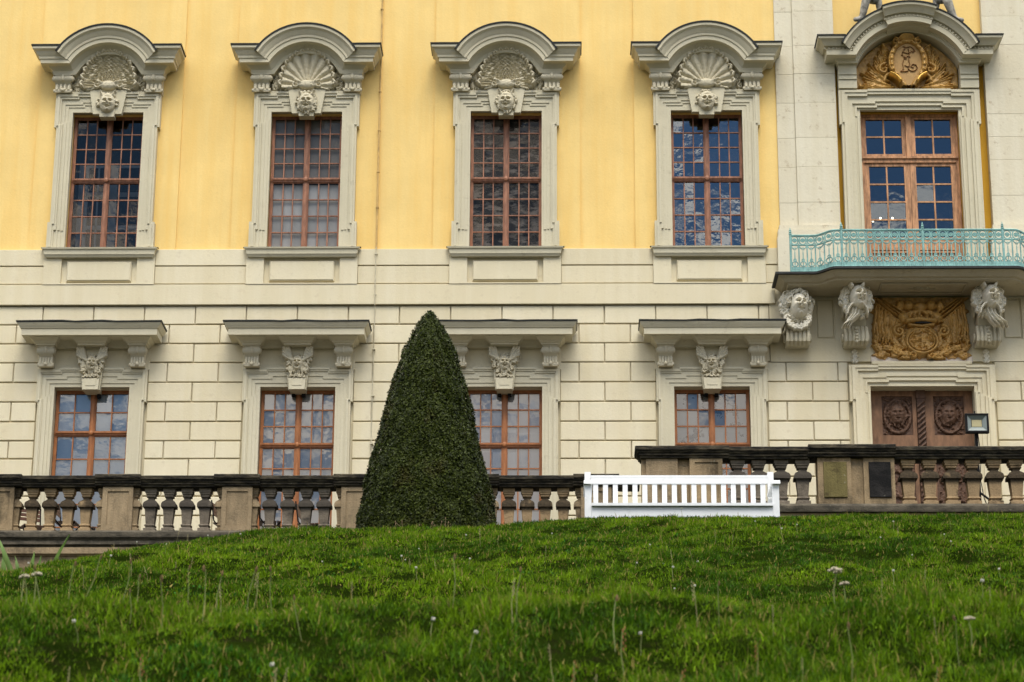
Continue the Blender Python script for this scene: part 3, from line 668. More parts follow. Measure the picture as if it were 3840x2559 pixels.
for i, b in enumerate(BAYS):
    loc = (b+.0, 0, 0)
    s = surround('lower_window_surround', LV_L, 12.9, 16.985, .82, 1.16, 1.205, 16.24, None, 16.585, 0, M_TRIM, loc,
                 ('flat cornice on brackets with a bearded mask turned aside', 'flat cornice on brackets with an old bearded mask', 'flat cornice on brackets half hidden by the clipped tree', 'flat cornice on brackets beside the mask consoles')[i])
    c = MB().sweep([(-.885, 17.44), (.885, 17.44)], PL)
    modillion(c, -1.0, .205, 17.435); modillion(c, 0, .295, 17.435); modillion(c, 1.0, .205, 17.435); c.build('cornice', M_TRIM, s, smooth=28)
    wob = [(-.885+1.77*k/6, 17.838+(.0 if k in (0, 6) else .012*math.sin(k*2.1+i))) for k in range(7)]
    MB().sweep(wob, [(.3, .004), (.70, .004), (.705, .035), (-.1, .075)]).build('lead_flashing', M_LEAD, s, smooth=28)
    console(-1.0, .36, 17.43, 16.99, .24, 1).build('bracket', M_CARVE, s, smooth=40); console(1.0, .36, 17.43, 16.99, .24, 1).build('bracket', M_CARVE, s, smooth=40)
    k = MB().prism([(-.285, 17.435), (.285, 17.435), (.195, 16.49), (-.195, 16.49)], -.06, .08)
    k.prism([(-.19, 16.73), (.19, 16.73), (.168, 16.475), (-.168, 16.475)], -.14, .30).prism([(-.12, 16.70), (.12, 16.70), (.105, 16.56), (-.105, 16.56)], -.15, -.1); k.build('keystone', M_TRIM, s, smooth=0)
    keymask(70+i, (.18, -.05, .1, -.2)[i]).build('carved_mask', M_CARVE, s, smooth=50)
    if i == 0: w, P = window_frame(.82, 12.95, 16.58, 15.61, 2, 5, 2, .36, .026, M_WOODL, loc, 'lower_window', 'orange-brown window with large panes')
    else: w, P = window_frame(.82, 12.95, 16.58, 15.34, 3, 5, 3, .36, .026, M_WOODL, loc, 'lower_window', (None, 'orange-brown window with warm grey curtain', 'orange-brown window with pale uneven panes', 'orange-brown window with grey panes flaked black')[i])
    P.build('panes', G_LOW if i == 0 else G_LOWP, w, smooth=0)
    blind_mb(.76, 13.0, 16.53, .43, 4 if i == 0 else 6, 7 if i == 0 else 8).build('blind', (B_L1, B_L2, B_L3, B_L4)[i], w, smooth=0)
    MB().box(.09, .16, .22, .33, 16.40, 16.50).build('window_stay', M_BLACK, w, smooth=0) if i == 0 else MB().box(-.15, -.08, .22, .33, 16.42, 16.49).box(.07, .15, .22, .33, 16.42, 16.49).build('window_stay', M_BLACK, w, smooth=0)

# ---- portal bay: balcony door, its pediment and gilded relief
loc = (DC, 0, 0)
LV_D = [(0, 23.50, .0, .93, -.06), (.06, 23.47, .03, .93, -.10), (.13, 23.42, .03, .94, -.075), (.19, 23.34, .045, .94, -.02), (.30, 23.18, .05, .76, .02), (.36, 23.13, .05, .74, .0), (.40, 23.09, .05, .72, .05)]
bs = surround('balcony_door_surround', LV_D, 18.8, 23.53, 1.10, 1.53, 1.575, 22.66, None, 23.05, 0, M_TRIM, loc, 'tall stepped stone surround with arched pediment')
ring = lambda r, a, n=34: arc(0, 23.57, r, r*1.02, math.pi-a, a, n)
A0 = math.asin((24.09-23.57)/1.275)
dpath = [(-1.385, 24.09), (-1.25*math.cos(A0), 24.09)]+ring(1.25, A0)[1:-1]+[(1.25*math.cos(A0), 24.09), (1.385, 24.09)]
PD = [(-.2, 0), (.20, 0), (.215, .045), (.25, .06), (.25, .08), (.47, .083), (.475, .195), (.49, .20), (.49, .208), (.445, .212), (.445, .272), (.525, .278), (.56, .33), (.62, .39), (.66, .405), (.67, .445), (.67, .455), (-.2, .52)]
c = MB().sweep(dpath, PD, wall=.2)
# crown block standing proud at the top of the arch
pa = math.radians(21); PB = [(o+.12 if o > .2 else o, h_) for o, h_ in PD]
c.sweep(arc(0, 23.57, 1.25, 1.275, math.pi/2+pa, math.pi/2-pa, 12), [(o, h_+.012) for o, h_ in PB], wall=.2, ends=False)
# imposts carrying the arch, base slab and wall behind the relief
for s_ in (-1, 1):
    a, e = sorted((s_*1.16, s_*1.57)); c.box(a, e, -.10, .2, 23.525, 23.73); c.box(a-.0, e, -.13, .2, 23.732, 23.76); c.box(a, e, -.11, .2, 23.762, 23.84); c.box(a, e, -.135, .2, 23.842, 23.865); c.box(a, e, -.10, .2, 23.867, 24.095)
c.build('pediment', M_TRIM, bs, smooth=28)
egg = MB(); 
for pth in (dpath,):
    off = [p for p in path_off(pth, .237)]; acc = 0
    for k in range(len(off)-1):
        (x0, z0), (x1, z1) = off[k], off[k+1]; l = math.hypot(x1-x0, z1-z0)
        if k == 0: x0 -= .5; l += .5
        if k == len(off)-2: x1 += .5; l += .5
        d = acc
        while d < l:
            t = d/l; x, z = x0+(x1-x0)*t, z0+(z1-z0)*t
            o_ = .455 if abs(x) > 1.27*math.sin(pa)+.11 else .575
            egg.ell((x, -o_-.005, z), (.029, .035, .029), 6, 4); d += .082
        acc = d-l
egg.build('egg_moulding', M_CARVE, bs, smooth=60)
fl = MB().sweep(dpath, [(.3, .459), (.69, .459), (.695, .486), (-.1, .55)], wall=.2)
fl.sweep(arc(0, 23.57, 1.706, 1.731, math.pi/2+pa, math.pi/2-pa, 12), [(.3, .016), (.81, .016), (.815, .045), (-.1, .115)], wall=.2, ends=False)
fl.build('lead_flashing', M_LEAD, bs, smooth=28)
# gilded relief under the arch
g = random.Random(5)
def inside_arch(R, r=1.13, cz=23.53, zb=23.56): return (np.hypot(R.X, R.Z-cz) < r+.12) & (R.Z > zb)
R = Relief(-1.13, 1.13, 23.54, 24.80, .014); R.M[:] = inside_arch(R)
for sg in (-1, 1):
    for (x0, z0, a, l, cv_) in ((.30, 23.60, -.02, .78, .10), (.38, 23.64, .18, .72, .45), (.42, 23.74, .42, .62, .65), (.43, 23.88, .70, .54, .6), (.44, 24.06, .92, .46, .5), (.42, 24.24, 1.12, .38, .4), (.36, 24.44, 1.15, .26, -.5)):
        for j in (3, -3, 2, -2, 1, -1, 0):                # one acanthus plume: a fan of curling ribs
            lj = l*(1-.10*abs(j)); p = [(x0*sg, z0)]; th = a+.055*j
            for q in range(6): th += cv_*(1+.25*j)/6; p.append((p[-1][0]+sg*lj/6*math.cos(th), p[-1][1]+lj/6*math.sin(th)))
            R.stroke(p, (.022, .024), .10-.016*abs(j), .04)
            if j == 0: R.spiral(p[-1][0], p[-1][1], .035, .8, th, -sg, .018, .09, .04, 10)
    for k in range(8):
        t = k/7; R.bump(sg*(.43+.07*math.sin(t*3)), 24.05+.40*t, .04, .035, .12, .08)
    R.spiral(sg*.52, 24.02, .13, 1.1, math.pi/2, -sg, .05, .14, .05); R.stroke(arc(sg*.30, 23.76, .22, .2, 0 if sg > 0 else math.pi, math.pi/2 if sg > 0 else math.pi/2, 8), .05, .1, .05)
R.rough(.004, 45, 3); R.H *= R.M
rel = MB().grid(R.X, R.Z, .14-R.H, R.M).build('gilded_relief', M_GOLD, palace, loc, label='gilded carving under the arch with an oval cipher shield and plumes', smooth=60)
# shield field (pointed below), frame, crest and lower scrolls
R = Relief(-.36, .36, 23.58, 24.68, .012)
vz = (R.Z-24.16); wd_ = np.where(vz > 0, .335*np.sqrt(np.clip(1-(vz/.46)**2, 0, 1)), .335*np.clip(1-(np.abs(vz)/.60)**2.2, 0, 1)+.05*(vz > -.58))
R.M = np.abs(R.X) < wd_; R.H = np.where(R.M, .20+.05*np.sqrt(np.clip(1-(R.X/.36)**2, 0, 1)), 0)
R.mb(.14).build('shield_field', M_GOLDF, rel, smooth=60)
R = Relief(-.50, .50, 23.56, 24.82, .0125)
for sg in (-1, 1):
    p = [(sg*.02, 24.645)]+[(sg*.37*math.cos(t), 24.16+.49*math.sin(t)) for t in (1.3, 1.0, .7, .4, .1, -.2, -.45)]+[(sg*.26, 23.83), (sg*.15, 23.68), (sg*.10, 23.58)]
    R.stroke(p, .055, .12, .2); R.stroke([(x*1.15, z) for x, z in p[:-3]], .022, .10, .22)
    for k in range(1, len(p)-2): R.bump(p[k][0]*1.0, p[k][1], .03, .03, .05, .31)
for k in range(7): R.stroke(arc(0, 24.66+.018*k, .24-.018*k, .05, math.pi, 0, 10), .024, .09, .18+.01*k)
for sg in (-1, 1): R.spiral(sg*.26, 24.66, .085, 1.4, math.pi/2, sg, .032, .12, .18)
R.rough(.003, 60, 8); R.mb(.14).build('shield_frame', M_GOLD, rel, smooth=60)
for sg in (-1, 1):
    R = Relief(*(sorted((sg*.12, sg*.46))), 23.62, 23.90, .012); R.stroke([(sg*.40, 23.86), (sg*.33, 23.83), (sg*.25, 23.765), (sg*.19, 23.68)], (.03, .04), .07, .30)
    R.mb(.14).build('bright_gilt_scroll', M_GOLDB, rel, smooth=60)
# cipher: letters E and L drawn in leafy strokes
R = Relief(-.24, .26, 23.84, 24.60, .009)
st = [[(-.10, 24.52), (-.03, 24.50), (-.08, 24.44), (-.12, 24.36), (-.09, 24.27), (-.02, 24.25), (-.09, 24.22), (-.12, 24.10), (-.10, 23.98), (-.17, 23.92), (-.08, 23.91), (.0, 23.93)],
      [(-.02, 24.50), (.06, 24.52), (.14, 24.48), (.17, 24.42), (.12, 24.38), (.08, 24.42)], [(.02, 24.47), (.04, 24.36), (.02, 24.22), (.04, 24.08), (.0, 23.97), (.06, 23.92), (.15, 23.93), (.21, 24.0), (.18, 24.07), (.10, 24.09), (.06, 24.03), (.12, 24.0)],
      [(-.08, 24.38), (0., 24.35), (.07, 24.38)], [(-.07, 24.06), (-.01, 24.03), (.03, 24.05)], [(-.09, 24.26), (.02, 24.29), (.06, 24.26)]]
for s_ in st:
    R.stroke(s_, .011, .03, .25)
    for k in range(len(s_)-1):
        x, z = (s_[k][0]+s_[k+1][0])/2, (s_[k][1]+s_[k+1][1])/2; R.stroke([(x, z), (x+g.uniform(-.035, .035), z+g.uniform(-.03, .03))], (.012, .008), .028, .25)
R.mb(.14).build('cipher', M_SEAL, rel, smooth=60)
# balcony door: two casement leaves with lights above
b = MB(); PP = []; y = .36; H = 1.10; zt = 21.95
def leafset(xa, xb, za, zb, cols, rows, sr, bar):
    b.box(xa, xa+sr, y-.02, y+.05, za, zb); b.box(xb-sr, xb, y-.02, y+.05, za, zb); b.box(xa+sr, xb-sr, y-.02, y+.05, za, za+sr); b.box(xa+sr, xb-sr, y-.02, y+.05, zb-sr*.6, zb)
    x0, x1, z0, z1 = xa+sr, xb-sr, za+sr, zb-sr*.6
    for k in range(1, cols): b.box(x0+(x1-x0)*k/cols-bar/2, x0+(x1-x0)*k/cols+bar/2, y-.012, y+.03, z0, z1)
    for k in range(1, rows):
        for c_ in range(cols):
            xa_ = x0+(x1-x0)*c_/cols+(bar/2 if c_ else 0); xb_ = x0+(x1-x0)*(c_+1)/cols-(bar/2 if c_ < cols-1 else 0)
            zz = z0+(z1-z0)*k/rows; b.box(xa_, xb_, y-.008, y+.03, zz-bar/2, zz+bar/2)
    P = MB(); PP.append(P)
    for c_ in range(cols):
        for r_ in range(rows):
            tx, tz = rnd.gauss(0, .004), rnd.gauss(0, .004); w2, h2 = (x1-x0)/cols/2, (z1-z0)/rows/2; cx_, cz_ = x0+w2*(2*c_+1), z0+h2*(2*r_+1)
            P.poly([(cx_+sx_*w2, y+.012+sx_*w2*tx+sz_*h2*tz, cz_+sz_*h2) for sx_, sz_ in ((-1, -1), (1, -1), (1, 1), (-1, 1))])
b.box(-H, -H+.06, y-.05, y+.06, 18.9, 23.05); b.box(H-.06, H, y-.05, y+.06, 18.9, 23.05); b.box(-H+.06, H-.06, y-.05, y+.06, 22.99, 23.05)
b.box(-.06, .06, y-.07, y+.06, zt+.06, 22.99); b.box(-H+.06, H-.06, y-.06, y+.06, zt-.07, zt+.06); b.box(-H+.02, H-.02, y-.10, y-.06, zt+.02, zt+.065)
for s_ in (-1, 1):
    xa, xb = (.06, H-.06) if s_ > 0 else (-H+.06, -.06)
    leafset(xa, xb, zt+.06, 22.99, 2, 2, .09, .035)
    xa, xb = (.003, H-.06) if s_ > 0 else (-H+.06, -.003)
    leafset(xa, xb, 19.98, zt-.07, 2, 4, .13, .035)
    # panelled foot of the leaf
    b.box(xa, xb, y-.02, y+.05, 18.9, 19.978); b.box(xa+.13, xb-.13, y-.05, y-.02, 19.80, 19.86); b.box(xa+.13, xb-.13, y-.06, y-.02, 19.73, 19.77); b.cbox(xa+.2, xb-.2, y-.045, y-.019, 19.1, 19.66, .03)
bd = b.build('balcony_door', M_WOODD, palace, loc, smooth=0, label='tall pale oak double door with small panes mirroring dark sky')
for P in PP: P.build('panes', G_DOOR, bd, smooth=0)
room(bd, H, 18.9, 23.05, .5, 3.2)
bulb = bpy.data.materials.new('lit_bulb'); bulb.use_nodes = True; bulb.node_tree.nodes['Principled BSDF'].inputs['Emission Color'].default_value = (1, .8, .5, 1); bulb.node_tree.nodes['Principled BSDF'].inputs['Emission Strength'].default_value = 6
for x, z in ((-.80, 20.52), (-.63, 20.58), (-.36, 20.58)): MB().ell((x, .9, z+.19), (.022, .022, .03), 8, 6).build('chandelier_bulb', bulb, bd)

# ---- balcony slab on mask consoles
YC, YS = -1.32, -.98                                       # front line of the middle and of the sides
def bal_line(off=0.):
    """front edge of the balcony in plan, left to right; off moves it towards the wall"""
    p = [(8.10+off, .0), (8.10+off, YS+off)]
    n = 8
    for k in range(n+1):
        t = k/n; s_ = t*t*(3-2*t); p.append((8.92+.42*t+off*.3, YS+off+(YC-YS)*s_))
    q = [(2*DC-x, y_) for x, y_ in reversed(p)]
    return p+q
def slab_layers(b, lay):
    i0 = len(b.v); n = None
    for off, z in lay:
        p = bal_line(off); n = len(p); b.v += [(x, y_, z) for x, y_ in p]
    for k in range(len(lay)-1):
        for a in range(n-1): b.f.append((i0+k*n+a, i0+k*n+a+1, i0+(k+1)*n+a+1, i0+(k+1)*n+a))
    return i0, n
b = MB()
lay = [(.36, 18.62), (.30, 18.625), (.27, 18.64), (.26, 18.67), (.19, 18.685), (.16, 18.72), (.10, 18.765), (.06, 18.79), (.055, 18.80)]
i0, n = slab_layers(b, lay); b.f.append(tuple(i0+a for a in range(n)))      # soffit
b.box(10.40, 12.15, YC+.40, -.30, 18.607, 18.613)
for (x0, x1, y0, y1) in ((10.35, 12.2, -.9, -.87), (10.35, 12.2, -.28, -.25), (10.35, 10.38, -.87, -.28), (12.17, 12.2, -.87, -.28)): b.box(x0, x1, y0, y1, 18.585, 18.605)
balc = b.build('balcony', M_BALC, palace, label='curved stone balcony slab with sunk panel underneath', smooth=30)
b = MB(); i0, n = slab_layers(b, [(.30, 18.802), (-.02, 18.802), (-.02, 18.845), (.30, 18.85)]); b.f.append(tuple(i0+3*n+a for a in range(n))); b.build('lead_flashing', M_LEAD, balc, smooth=30)
b = MB().box(8.3, 14.2, -.9, .1, 18.848, 18.855).build('paving', M_PAVE, balc, smooth=0)
Rl = Relief(-.30, .30, -.12, .12, .012)
for sg in (-1, 1): Rl.spiral(sg*.12, 0, .09, 1.3, 0, sg, .022, .04); Rl.stroke([(sg*.05, .05), (sg*.2, .07), (sg*.28, 0)], (.02, .01), .03)
Rl.bump(0, 0, .06, .06, .05)
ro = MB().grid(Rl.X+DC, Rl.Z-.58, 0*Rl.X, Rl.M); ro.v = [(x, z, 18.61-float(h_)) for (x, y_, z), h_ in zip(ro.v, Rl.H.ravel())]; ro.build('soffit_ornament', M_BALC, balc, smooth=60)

# ---- consoles: bracket with flutes, head in front, hanging husk
def wig(R, cx, cz, w, h, depth, seed, n=90):
    g = random.Random(seed)
    for k in range(n):
        a = g.uniform(0, 2*math.pi); q = g.uniform(.95, 1.42); x = cx+math.cos(a)*w*q; z = cz+math.sin(a)*h*q*.9
        R.spiral(x, z, g.uniform(.045, .075), .9, g.uniform(0, 6), g.choice((-1, 1)), .028, depth*.32, depth*g.uniform(.1, .45)*(1.6-q), 12)
def mask_console(cx, kind, seed, label):
    b = MB()
    b.prismx([(.1, 18.62), (-.58 if kind else -.34, 18.62), (-.58 if kind else -.34, 18.25), (-.40 if kind else -.30, 17.95), (-.26, 17.80), (.1, 17.80)], cx-.21, cx+.21)
    b.prismx([(.1, 17.80), (-.30, 17.80), (-.36, 17.62), (-.34, 17.50), (-.22, 17.44), (.1, 17.44)], cx-.25, cx+.25)
    for k in range(6):
        x = cx-.225+.09*k; b.tube([(x, -.28, 17.82), (x, -.37, 17.63), (x, -.34, 17.50), (x, -.2, 17.44)], .04, 6)
    for s_ in (-1, 1): b.tube([(cx+s_*.26, -.16, 17.60), (cx+s_*.30, -.16, 17.60)], .10, 12); b.tube([(cx+s_*.25, -.16, 18.2), (cx+s_*.29, -.16, 18.2)], .16, 12)
    if kind:
        for k in range(5): b.ell((cx, -.40+.0*k, 17.76-.075*k), (.045-.003*k, .03, .036), 8, 6)
    o = b.build('mask_console', M_CARVE, palace, smooth=40, label=label)
    R = Relief(cx-.44, cx+.44, 17.62, 18.80, .009)
    if kind == 0:                                         # young face in a mane of leaves
        for k in range(26):                               # collar wreath
            a = math.pi+math.pi*(k+.5)/26; x = cx+.24*math.cos(a); z = 18.0+.24*math.sin(a)
            R.spiral(x, z, .055, .8, k*1.7, 1, .03, .07, .18, 10)
        for k in range(9): R.bump(cx+.23*math.cos(k*math.pi/8), 18.30+.26*math.sin(k*math.pi/8), .12, .13, .06, .05)
        wig(R, cx, 18.29, .225, .30, .34, seed, 190)
        face(R, cx+.03, 18.23, .19, .275, .42, seed, hair=False, turn=.22, mouth=.05, old=False, boost=1.15)
        for k in range(16):
            a = math.pi*(k+.5)/16; R.spiral(cx+.02+.205*math.cos(a), 18.27+.295*math.sin(a), .045, .9, k*1.9, 1, .026, .10, .24, 12)
    else:
        for k in range(9): R.bump(cx+.22*math.cos(k*math.pi/8), 18.36+.2*math.sin(k*math.pi/8), .11, .14, .06, .04)
        wig(R, cx, 18.34, .215, .29, .32, seed, 150)
        sg = 1 if kind == 2 else -1
        for k in range(7):                                # beard blown to one side
            x = cx-.1+.033*k+sg*.02
            R.stroke([(x, 18.12), (x+sg*.03, 17.98), (x+sg*(.10+.015*k), 17.84), (x+sg*(.20+.01*k+.02*(k % 2)), 17.72+.014*k*(k % 2))], (.032, .012), .10, .10-.008*abs(k-3)+.05*(k % 2))
        for s_ in (-1, 1): R.stroke([(cx+s_*.02, 18.20), (cx+s_*.13, 18.17), (cx+s_*.2, 18.07), (cx+s_*.22, 17.96)], (.040, .015), .1, .24)
        face(R, cx+.04, 18.35, .19, .265, .42, seed, hair=False, turn=.22, mouth=.05, boost=1.35)
        for s_ in (-1, 1): R.stroke([(cx+s_*.11, 18.56), (cx+s_*.145, 18.64), (cx+s_*.19, 18.71)], (.040, .020), .1, .34)
        for k in range(8): R.spiral(cx-.16+.045*k, 18.635+.02*(k % 2), .035, .9, k*1.3, 1, .022, .06, .22, 10)
    R.rough(.005, 55, seed)
    R.mb(-.28 if kind == 0 else -.52).build('carved_head', M_MASK, o, smooth=60)
    if kind:
        R = Relief(cx-.10, cx+.10, 17.10, 17.44, .01)
        for k in range(3):
            for s_ in (-1, 1): R.stroke([(cx, 17.41-.1*k), (cx+s_*.05, 17.36-.1*k), (cx+s_*.02, 17.31-.1*k)], (.03, .015), .05, .02)
            R.bump(cx, 17.36-.1*k, .03, .04, .07)
        R.mb(.10).build('hanging_husk', M_MASK, o, smooth=60)
mask_console(8.585, 0, 91, 'console with a serene young face framed by thick curls'); mask_console(9.845, 1, 92, 'console with a horned face, beard blown aside'); mask_console(12.69, 2, 93, 'console with a horned face and beard trailing to a point')

# ---- gilded coat of arms over the entrance
g = random.Random(17); R = Relief(-1.09, 1.09, 17.16, 18.60, .0135)
edge = 1.0+.05*np.sin(R.Z*19)+.03*np.sin(R.Z*43); R.M = (np.abs(R.X) < edge) & (R.Z > 17.22+.03*np.sin(R.X*17)+.02*np.sin(R.X*41)) ; R.H = np.where(R.M, .05, 0.)
for sg in (-1, 1):
    # flags on crossed staffs
    for k in range(4):
        R.stroke([(sg*(.46-.05*k), 18.02+.06*k), (sg*(.93-.04*k), 18.44+.035*k)], .022, .06, .10)
    for k in range(9):
        x0 = .50+.055*k; R.stroke([(sg*x0, 18.06+.03*k), (sg*(x0+.08), 17.86), (sg*(x0+.03+.03*math.sin(k)), 17.62)], (.045, .02), .09, .05)
    for k in range(7):                                   # hanging folds of the flag
        x0 = .58+.062*k; R.stroke([(sg*x0, 18.10+.05*k), (sg*(x0+.03), 17.92+.02*k), (sg*(x0-.02+.02*(k % 2)), 17.72), (sg*(x0+.02), 17.52+.03*(k % 3))], (.034, .022), .07+.03*(k % 2), .07)
    R.stroke([(sg*.52, 18.16), (sg*.70, 18.30), (sg*.92, 18.52)], .02, .06, .16)
    # acanthus scrolls under and beside the shield
    R.spiral(sg*.48, 17.80, .13, 1.5, math.pi/2, -sg, .05, .12, .08); R.spiral(sg*.20, 17.24, .075, 1.3, math.pi, sg, .035, .14, .08)
    R.frond([(sg*.16, 17.25), (sg*.40, 17.26), (sg*.62, 17.40), (sg*.85, 17.44)], .045, .13, .15, 9, .04)
    R.frond([(sg*.30, 17.42), (sg*.5, 17.46), (sg*.62, 17.62), (sg*.58, 17.8)], .035, .1, .12, 7, .04)
    R.frond([(sg*.72, 17.28), (sg*.88, 17.34), (sg*1.0, 17.5), (sg*1.0, 17.75)], .035, .1, .12, 7, .03)
    for k in range(34):
        x = sg*g.uniform(.36, 1.0); z = g.uniform(17.25, 18.0); R.spiral(x, z, g.uniform(.04, .08), 1., g.uniform(0, 6), g.choice((-1, 1)), .026, .06, .06, 12)
# crown: arches, band, orb
for k in range(-3, 4): R.stroke(arc(k*.045, 18.02, .045+.07*abs(k), .22, 0 if k > 0 else math.pi, math.pi/2, 8), .045, .12, .08)
R.stroke([(-.30, 18.02), (0, 18.06), (.30, 18.02)], .06, .1, .16); R.stroke([(-.26, 17.93), (0, 17.90), (.26, 17.93)], .04, .1, .14)
for x in (-.36, .36): R.bump(x, 18.12, .13, .12, .14, .08)
for x, z, q in ((0, 18.36, .16), (-.25, 18.40, .12), (.25, 18.40, .12), (-.42, 18.40, .10), (.44, 18.38, .1)): R.bump(x, z, q, .13, .16, .05)
for k in range(5): R.bump(-.24+.12*k, 18.10, .03, .04, .08, .22)
# shield with oval inner field
R.bump(0, 17.58, .40, .36, .10, .10)
R.stroke(arc(0, 17.56, .33, .27, 0, 2*math.pi, 30), .03, .06, .17)
R.stroke(arc(0, 17.56, .27, .22, 0, 2*math.pi, 30), .018, .05, .19)
R.stroke([(-.25, 17.56), (.25, 17.56)], .012, .04, .20); R.stroke([(0, 17.34), (0, 17.78)], .012, .04, .20)
for k in range(22): R.spiral(g.uniform(-.2, .2), g.uniform(17.42, 17.72), .04, .9, g.uniform(0, 6), 1, .016, .04, .19, 10)
for sg in (-1, 1): R.spiral(sg*.11, 17.80, .085, 1.3, 0, sg, .022, .06, .19); R.frond([(sg*.34, 17.42), (sg*.42, 17.58), (sg*.36, 17.78)], .03, .08, .08, 6, .1)
R.rough(.007, 40, 6); R.M &= R.Z < 18.60
arms = R.mb(.09).build('coat_of_arms', M_GOLDD, palace, (DC+.02, 0, 0), label='weathered gilded coat of arms with crown, flags and round shield', smooth=60)
MB().cbox(-1.10, 1.10, .065, .1, 17.12, 17.26, .01).build('white_ground', simple('whitewash', (.68, .60, .52), .9), arms, smooth=0)
MB().ell((0.05, -.105, 17.975), (.20, .03, .022), 12, 6).build('crown_slot', M_DARK, arms)

# ---- entrance doorway
LV_E = [(0, 17.04, .0, .95, -.03), (.06, 17.02, .02, .95, -.075), (.13, 16.965, .03, .95, -.05), (.19, 16.90, .035, .95, -.0), (.29, 16.76, .035, .77, .03), (.34, 16.71, .035, .74, .01), (.385, 16.66, .04, .72, .06)]
es = surround('entrance_surround', LV_E, 11.5, 17.10, 1.12, 1.52, 1.575, 16.22, None, 16.585, 0, M_STONE, loc, 'stepped cream stone surround of the entrance')
MB().cbox(-1.08, 1.08, -.05, .1, 17.045, 17.12, .012).build('lintel_ledge', M_STONE, es, smooth=0)
b = MB(); y = .42
for s_ in (-1, 1):
    xa, xb = (.095, 1.12) if s_ > 0 else (-1.12, -.095)
    pa_, pb_ = (.275, .93) if s_ > 0 else (-.845, -.185)
    b.cells([xa, xb, pa_, pb_], [11.5, 12.35, 14.95, 15.58, 16.46, 16.585], lambda x, z: y+.035 if between(x, pa_, pb_) and (between(z, 15.58, 16.46) or between(z, 12.35, 14.95)) else y, y+.08)
    b.box(pa_-.02, pb_+.02, y-.03, y, 15.16, 15.24)
ed = b.build('entrance_door', M_DOOR, palace, loc, smooth=0, label='dark brown double door with carved lion-like masks')
def door_panel(x0, x1, z0, z1, seed, withface):
    g = random.Random(seed); R = Relief(x0, x1, z0, z1, .012); R.M[:] = True; cx, cz = (x0+x1)/2, (z0+z1)/2; w, h_ = (x1-x0)/2, (z1-z0)/2
    if withface:
        for k in range(70):
            x, z = g.uniform(x0+.03, x1-.03), g.uniform(z0+.03, z1-.03); a = g.uniform(0, 6)
            R.stroke([(x, z), (x+.07*math.cos(a), z+.07*math.sin(a))], (.022, .008), .03, .005)
        for k in range(40):
            a = 2*math.pi*k/40; R.stroke([(cx+.27*math.cos(a), cz-.02+.36*math.sin(a)), (cx+.30*math.cos(a+.22), cz-.02+.39*math.sin(a+.22))], (.035, .015), .05, .02)
        face(R, cx, cz+.03, .17, .23, .10, seed, beard=.3, mouth=.08)
    else:
        for k in range(5):
            z = z0+.2+(z1-z0-.4)*k/4
            for sg in (-1, 1): R.frond([(cx, z), (cx+sg*w*.5, z+.12), (cx+sg*w*.8, z-.1)], .035, .05, .14, 6, .01); R.spiral(cx+sg*w*.55, z-.16, .1, 1.2, 0, sg, .03, .05, .01)
    R.rough(.004, 60, seed); R.H = np.clip(R.H, 0, .14)
    return R.mb(y+.033)
for a, e in ((-.845, -.185), (.275, .93)):
    door_panel(a+.004, e-.004, 15.584, 16.456, int(20+a*10), True).build('carved_panel', M_DOORC, ed, smooth=60)
    door_panel(a+.004, e-.004, 12.354, 14.946, int(40+a*10), False).build('carved_panel', M_DOORC, ed, smooth=60)
b = MB().box(-.085, .085, y-.04, y+.05, 11.5, 16.585); b.box(-.10, .10, y-.06, y+.05, 16.40, 16.584)
for k in range(40):
    z = 11.6+.118*k
    if z < 16.35: b.tube([(-.075, y-.05, z), (-.01, y-.075, z+.07), (.075, y-.05, z+.14)], .028, 6)
b.build('twisted_post', M_DOORC, ed, smooth=50)
room(ed, 1.12, 11.5, 16.585, .52, .6)

# ---- body of the palace behind the front (closes the rooms off from the daylight)
b = MB().box(-22, 20, 4.2, 12, 11.2, 30); b.box(-22, 20, .5, 4.2, 29.9, 30.1); b.box(-22, -21.9, .5, 4.2, 11.2, 29.9); b.box(19.9, 20, .5, 4.2, 11.2, 29.9); b.build('building_body', M_STONE, palace, smooth=0)

# ================================================================== RAILING OF THE BALCONY
ZT, Z2, ZB = 19.695, 19.475, 18.86
rail = tag(empty('balcony_railing', (DC, YC+.05, 18.85)), 'turquoise wrought iron railing with a band of rosettes round the balcony', 'railing')
def rp(o): o.parent = rail; o.matrix_parent_inverse = Matrix.Translation(-rail.location); return o
def post(x, y, top):
    b = MB(); b.tube([(x, y, ZB-.01), (x, y, top)], .026, 10); b.tube([(x, y, top), (x, y, top+.03), (x, y, top+.035)], [.036, .036, .02], 10)
    o = rp(b.build('railing_post', M_GREEN)); f = MB(); f.rev([(.012, top+.035), (.034, top+.06), (.02, top+.085), (.028, top+.10), (.012, top+.125), (.006, top+.165)], x, y, 8); f.build('finial', M_GREEN, o)
ln = [p for p in bal_line(.06)[1:-1]]
def along(t):     # point on the railing line at horizontal x
    for (x0, y0), (x1, y1) in zip(ln[:-1], ln[1:]):
        if x0 <= t <= x1: return y0+(y1-y0)*(t-x0)/max(1e-6, x1-x0)
    return ln[0][1] if t < ln[0][0] else ln[-1][1]
PX = [8.43, 9.495, 11.239, 12.95, 14.10]
for x in PX: post(x, along(x), ZT+.02)
ros0 = None
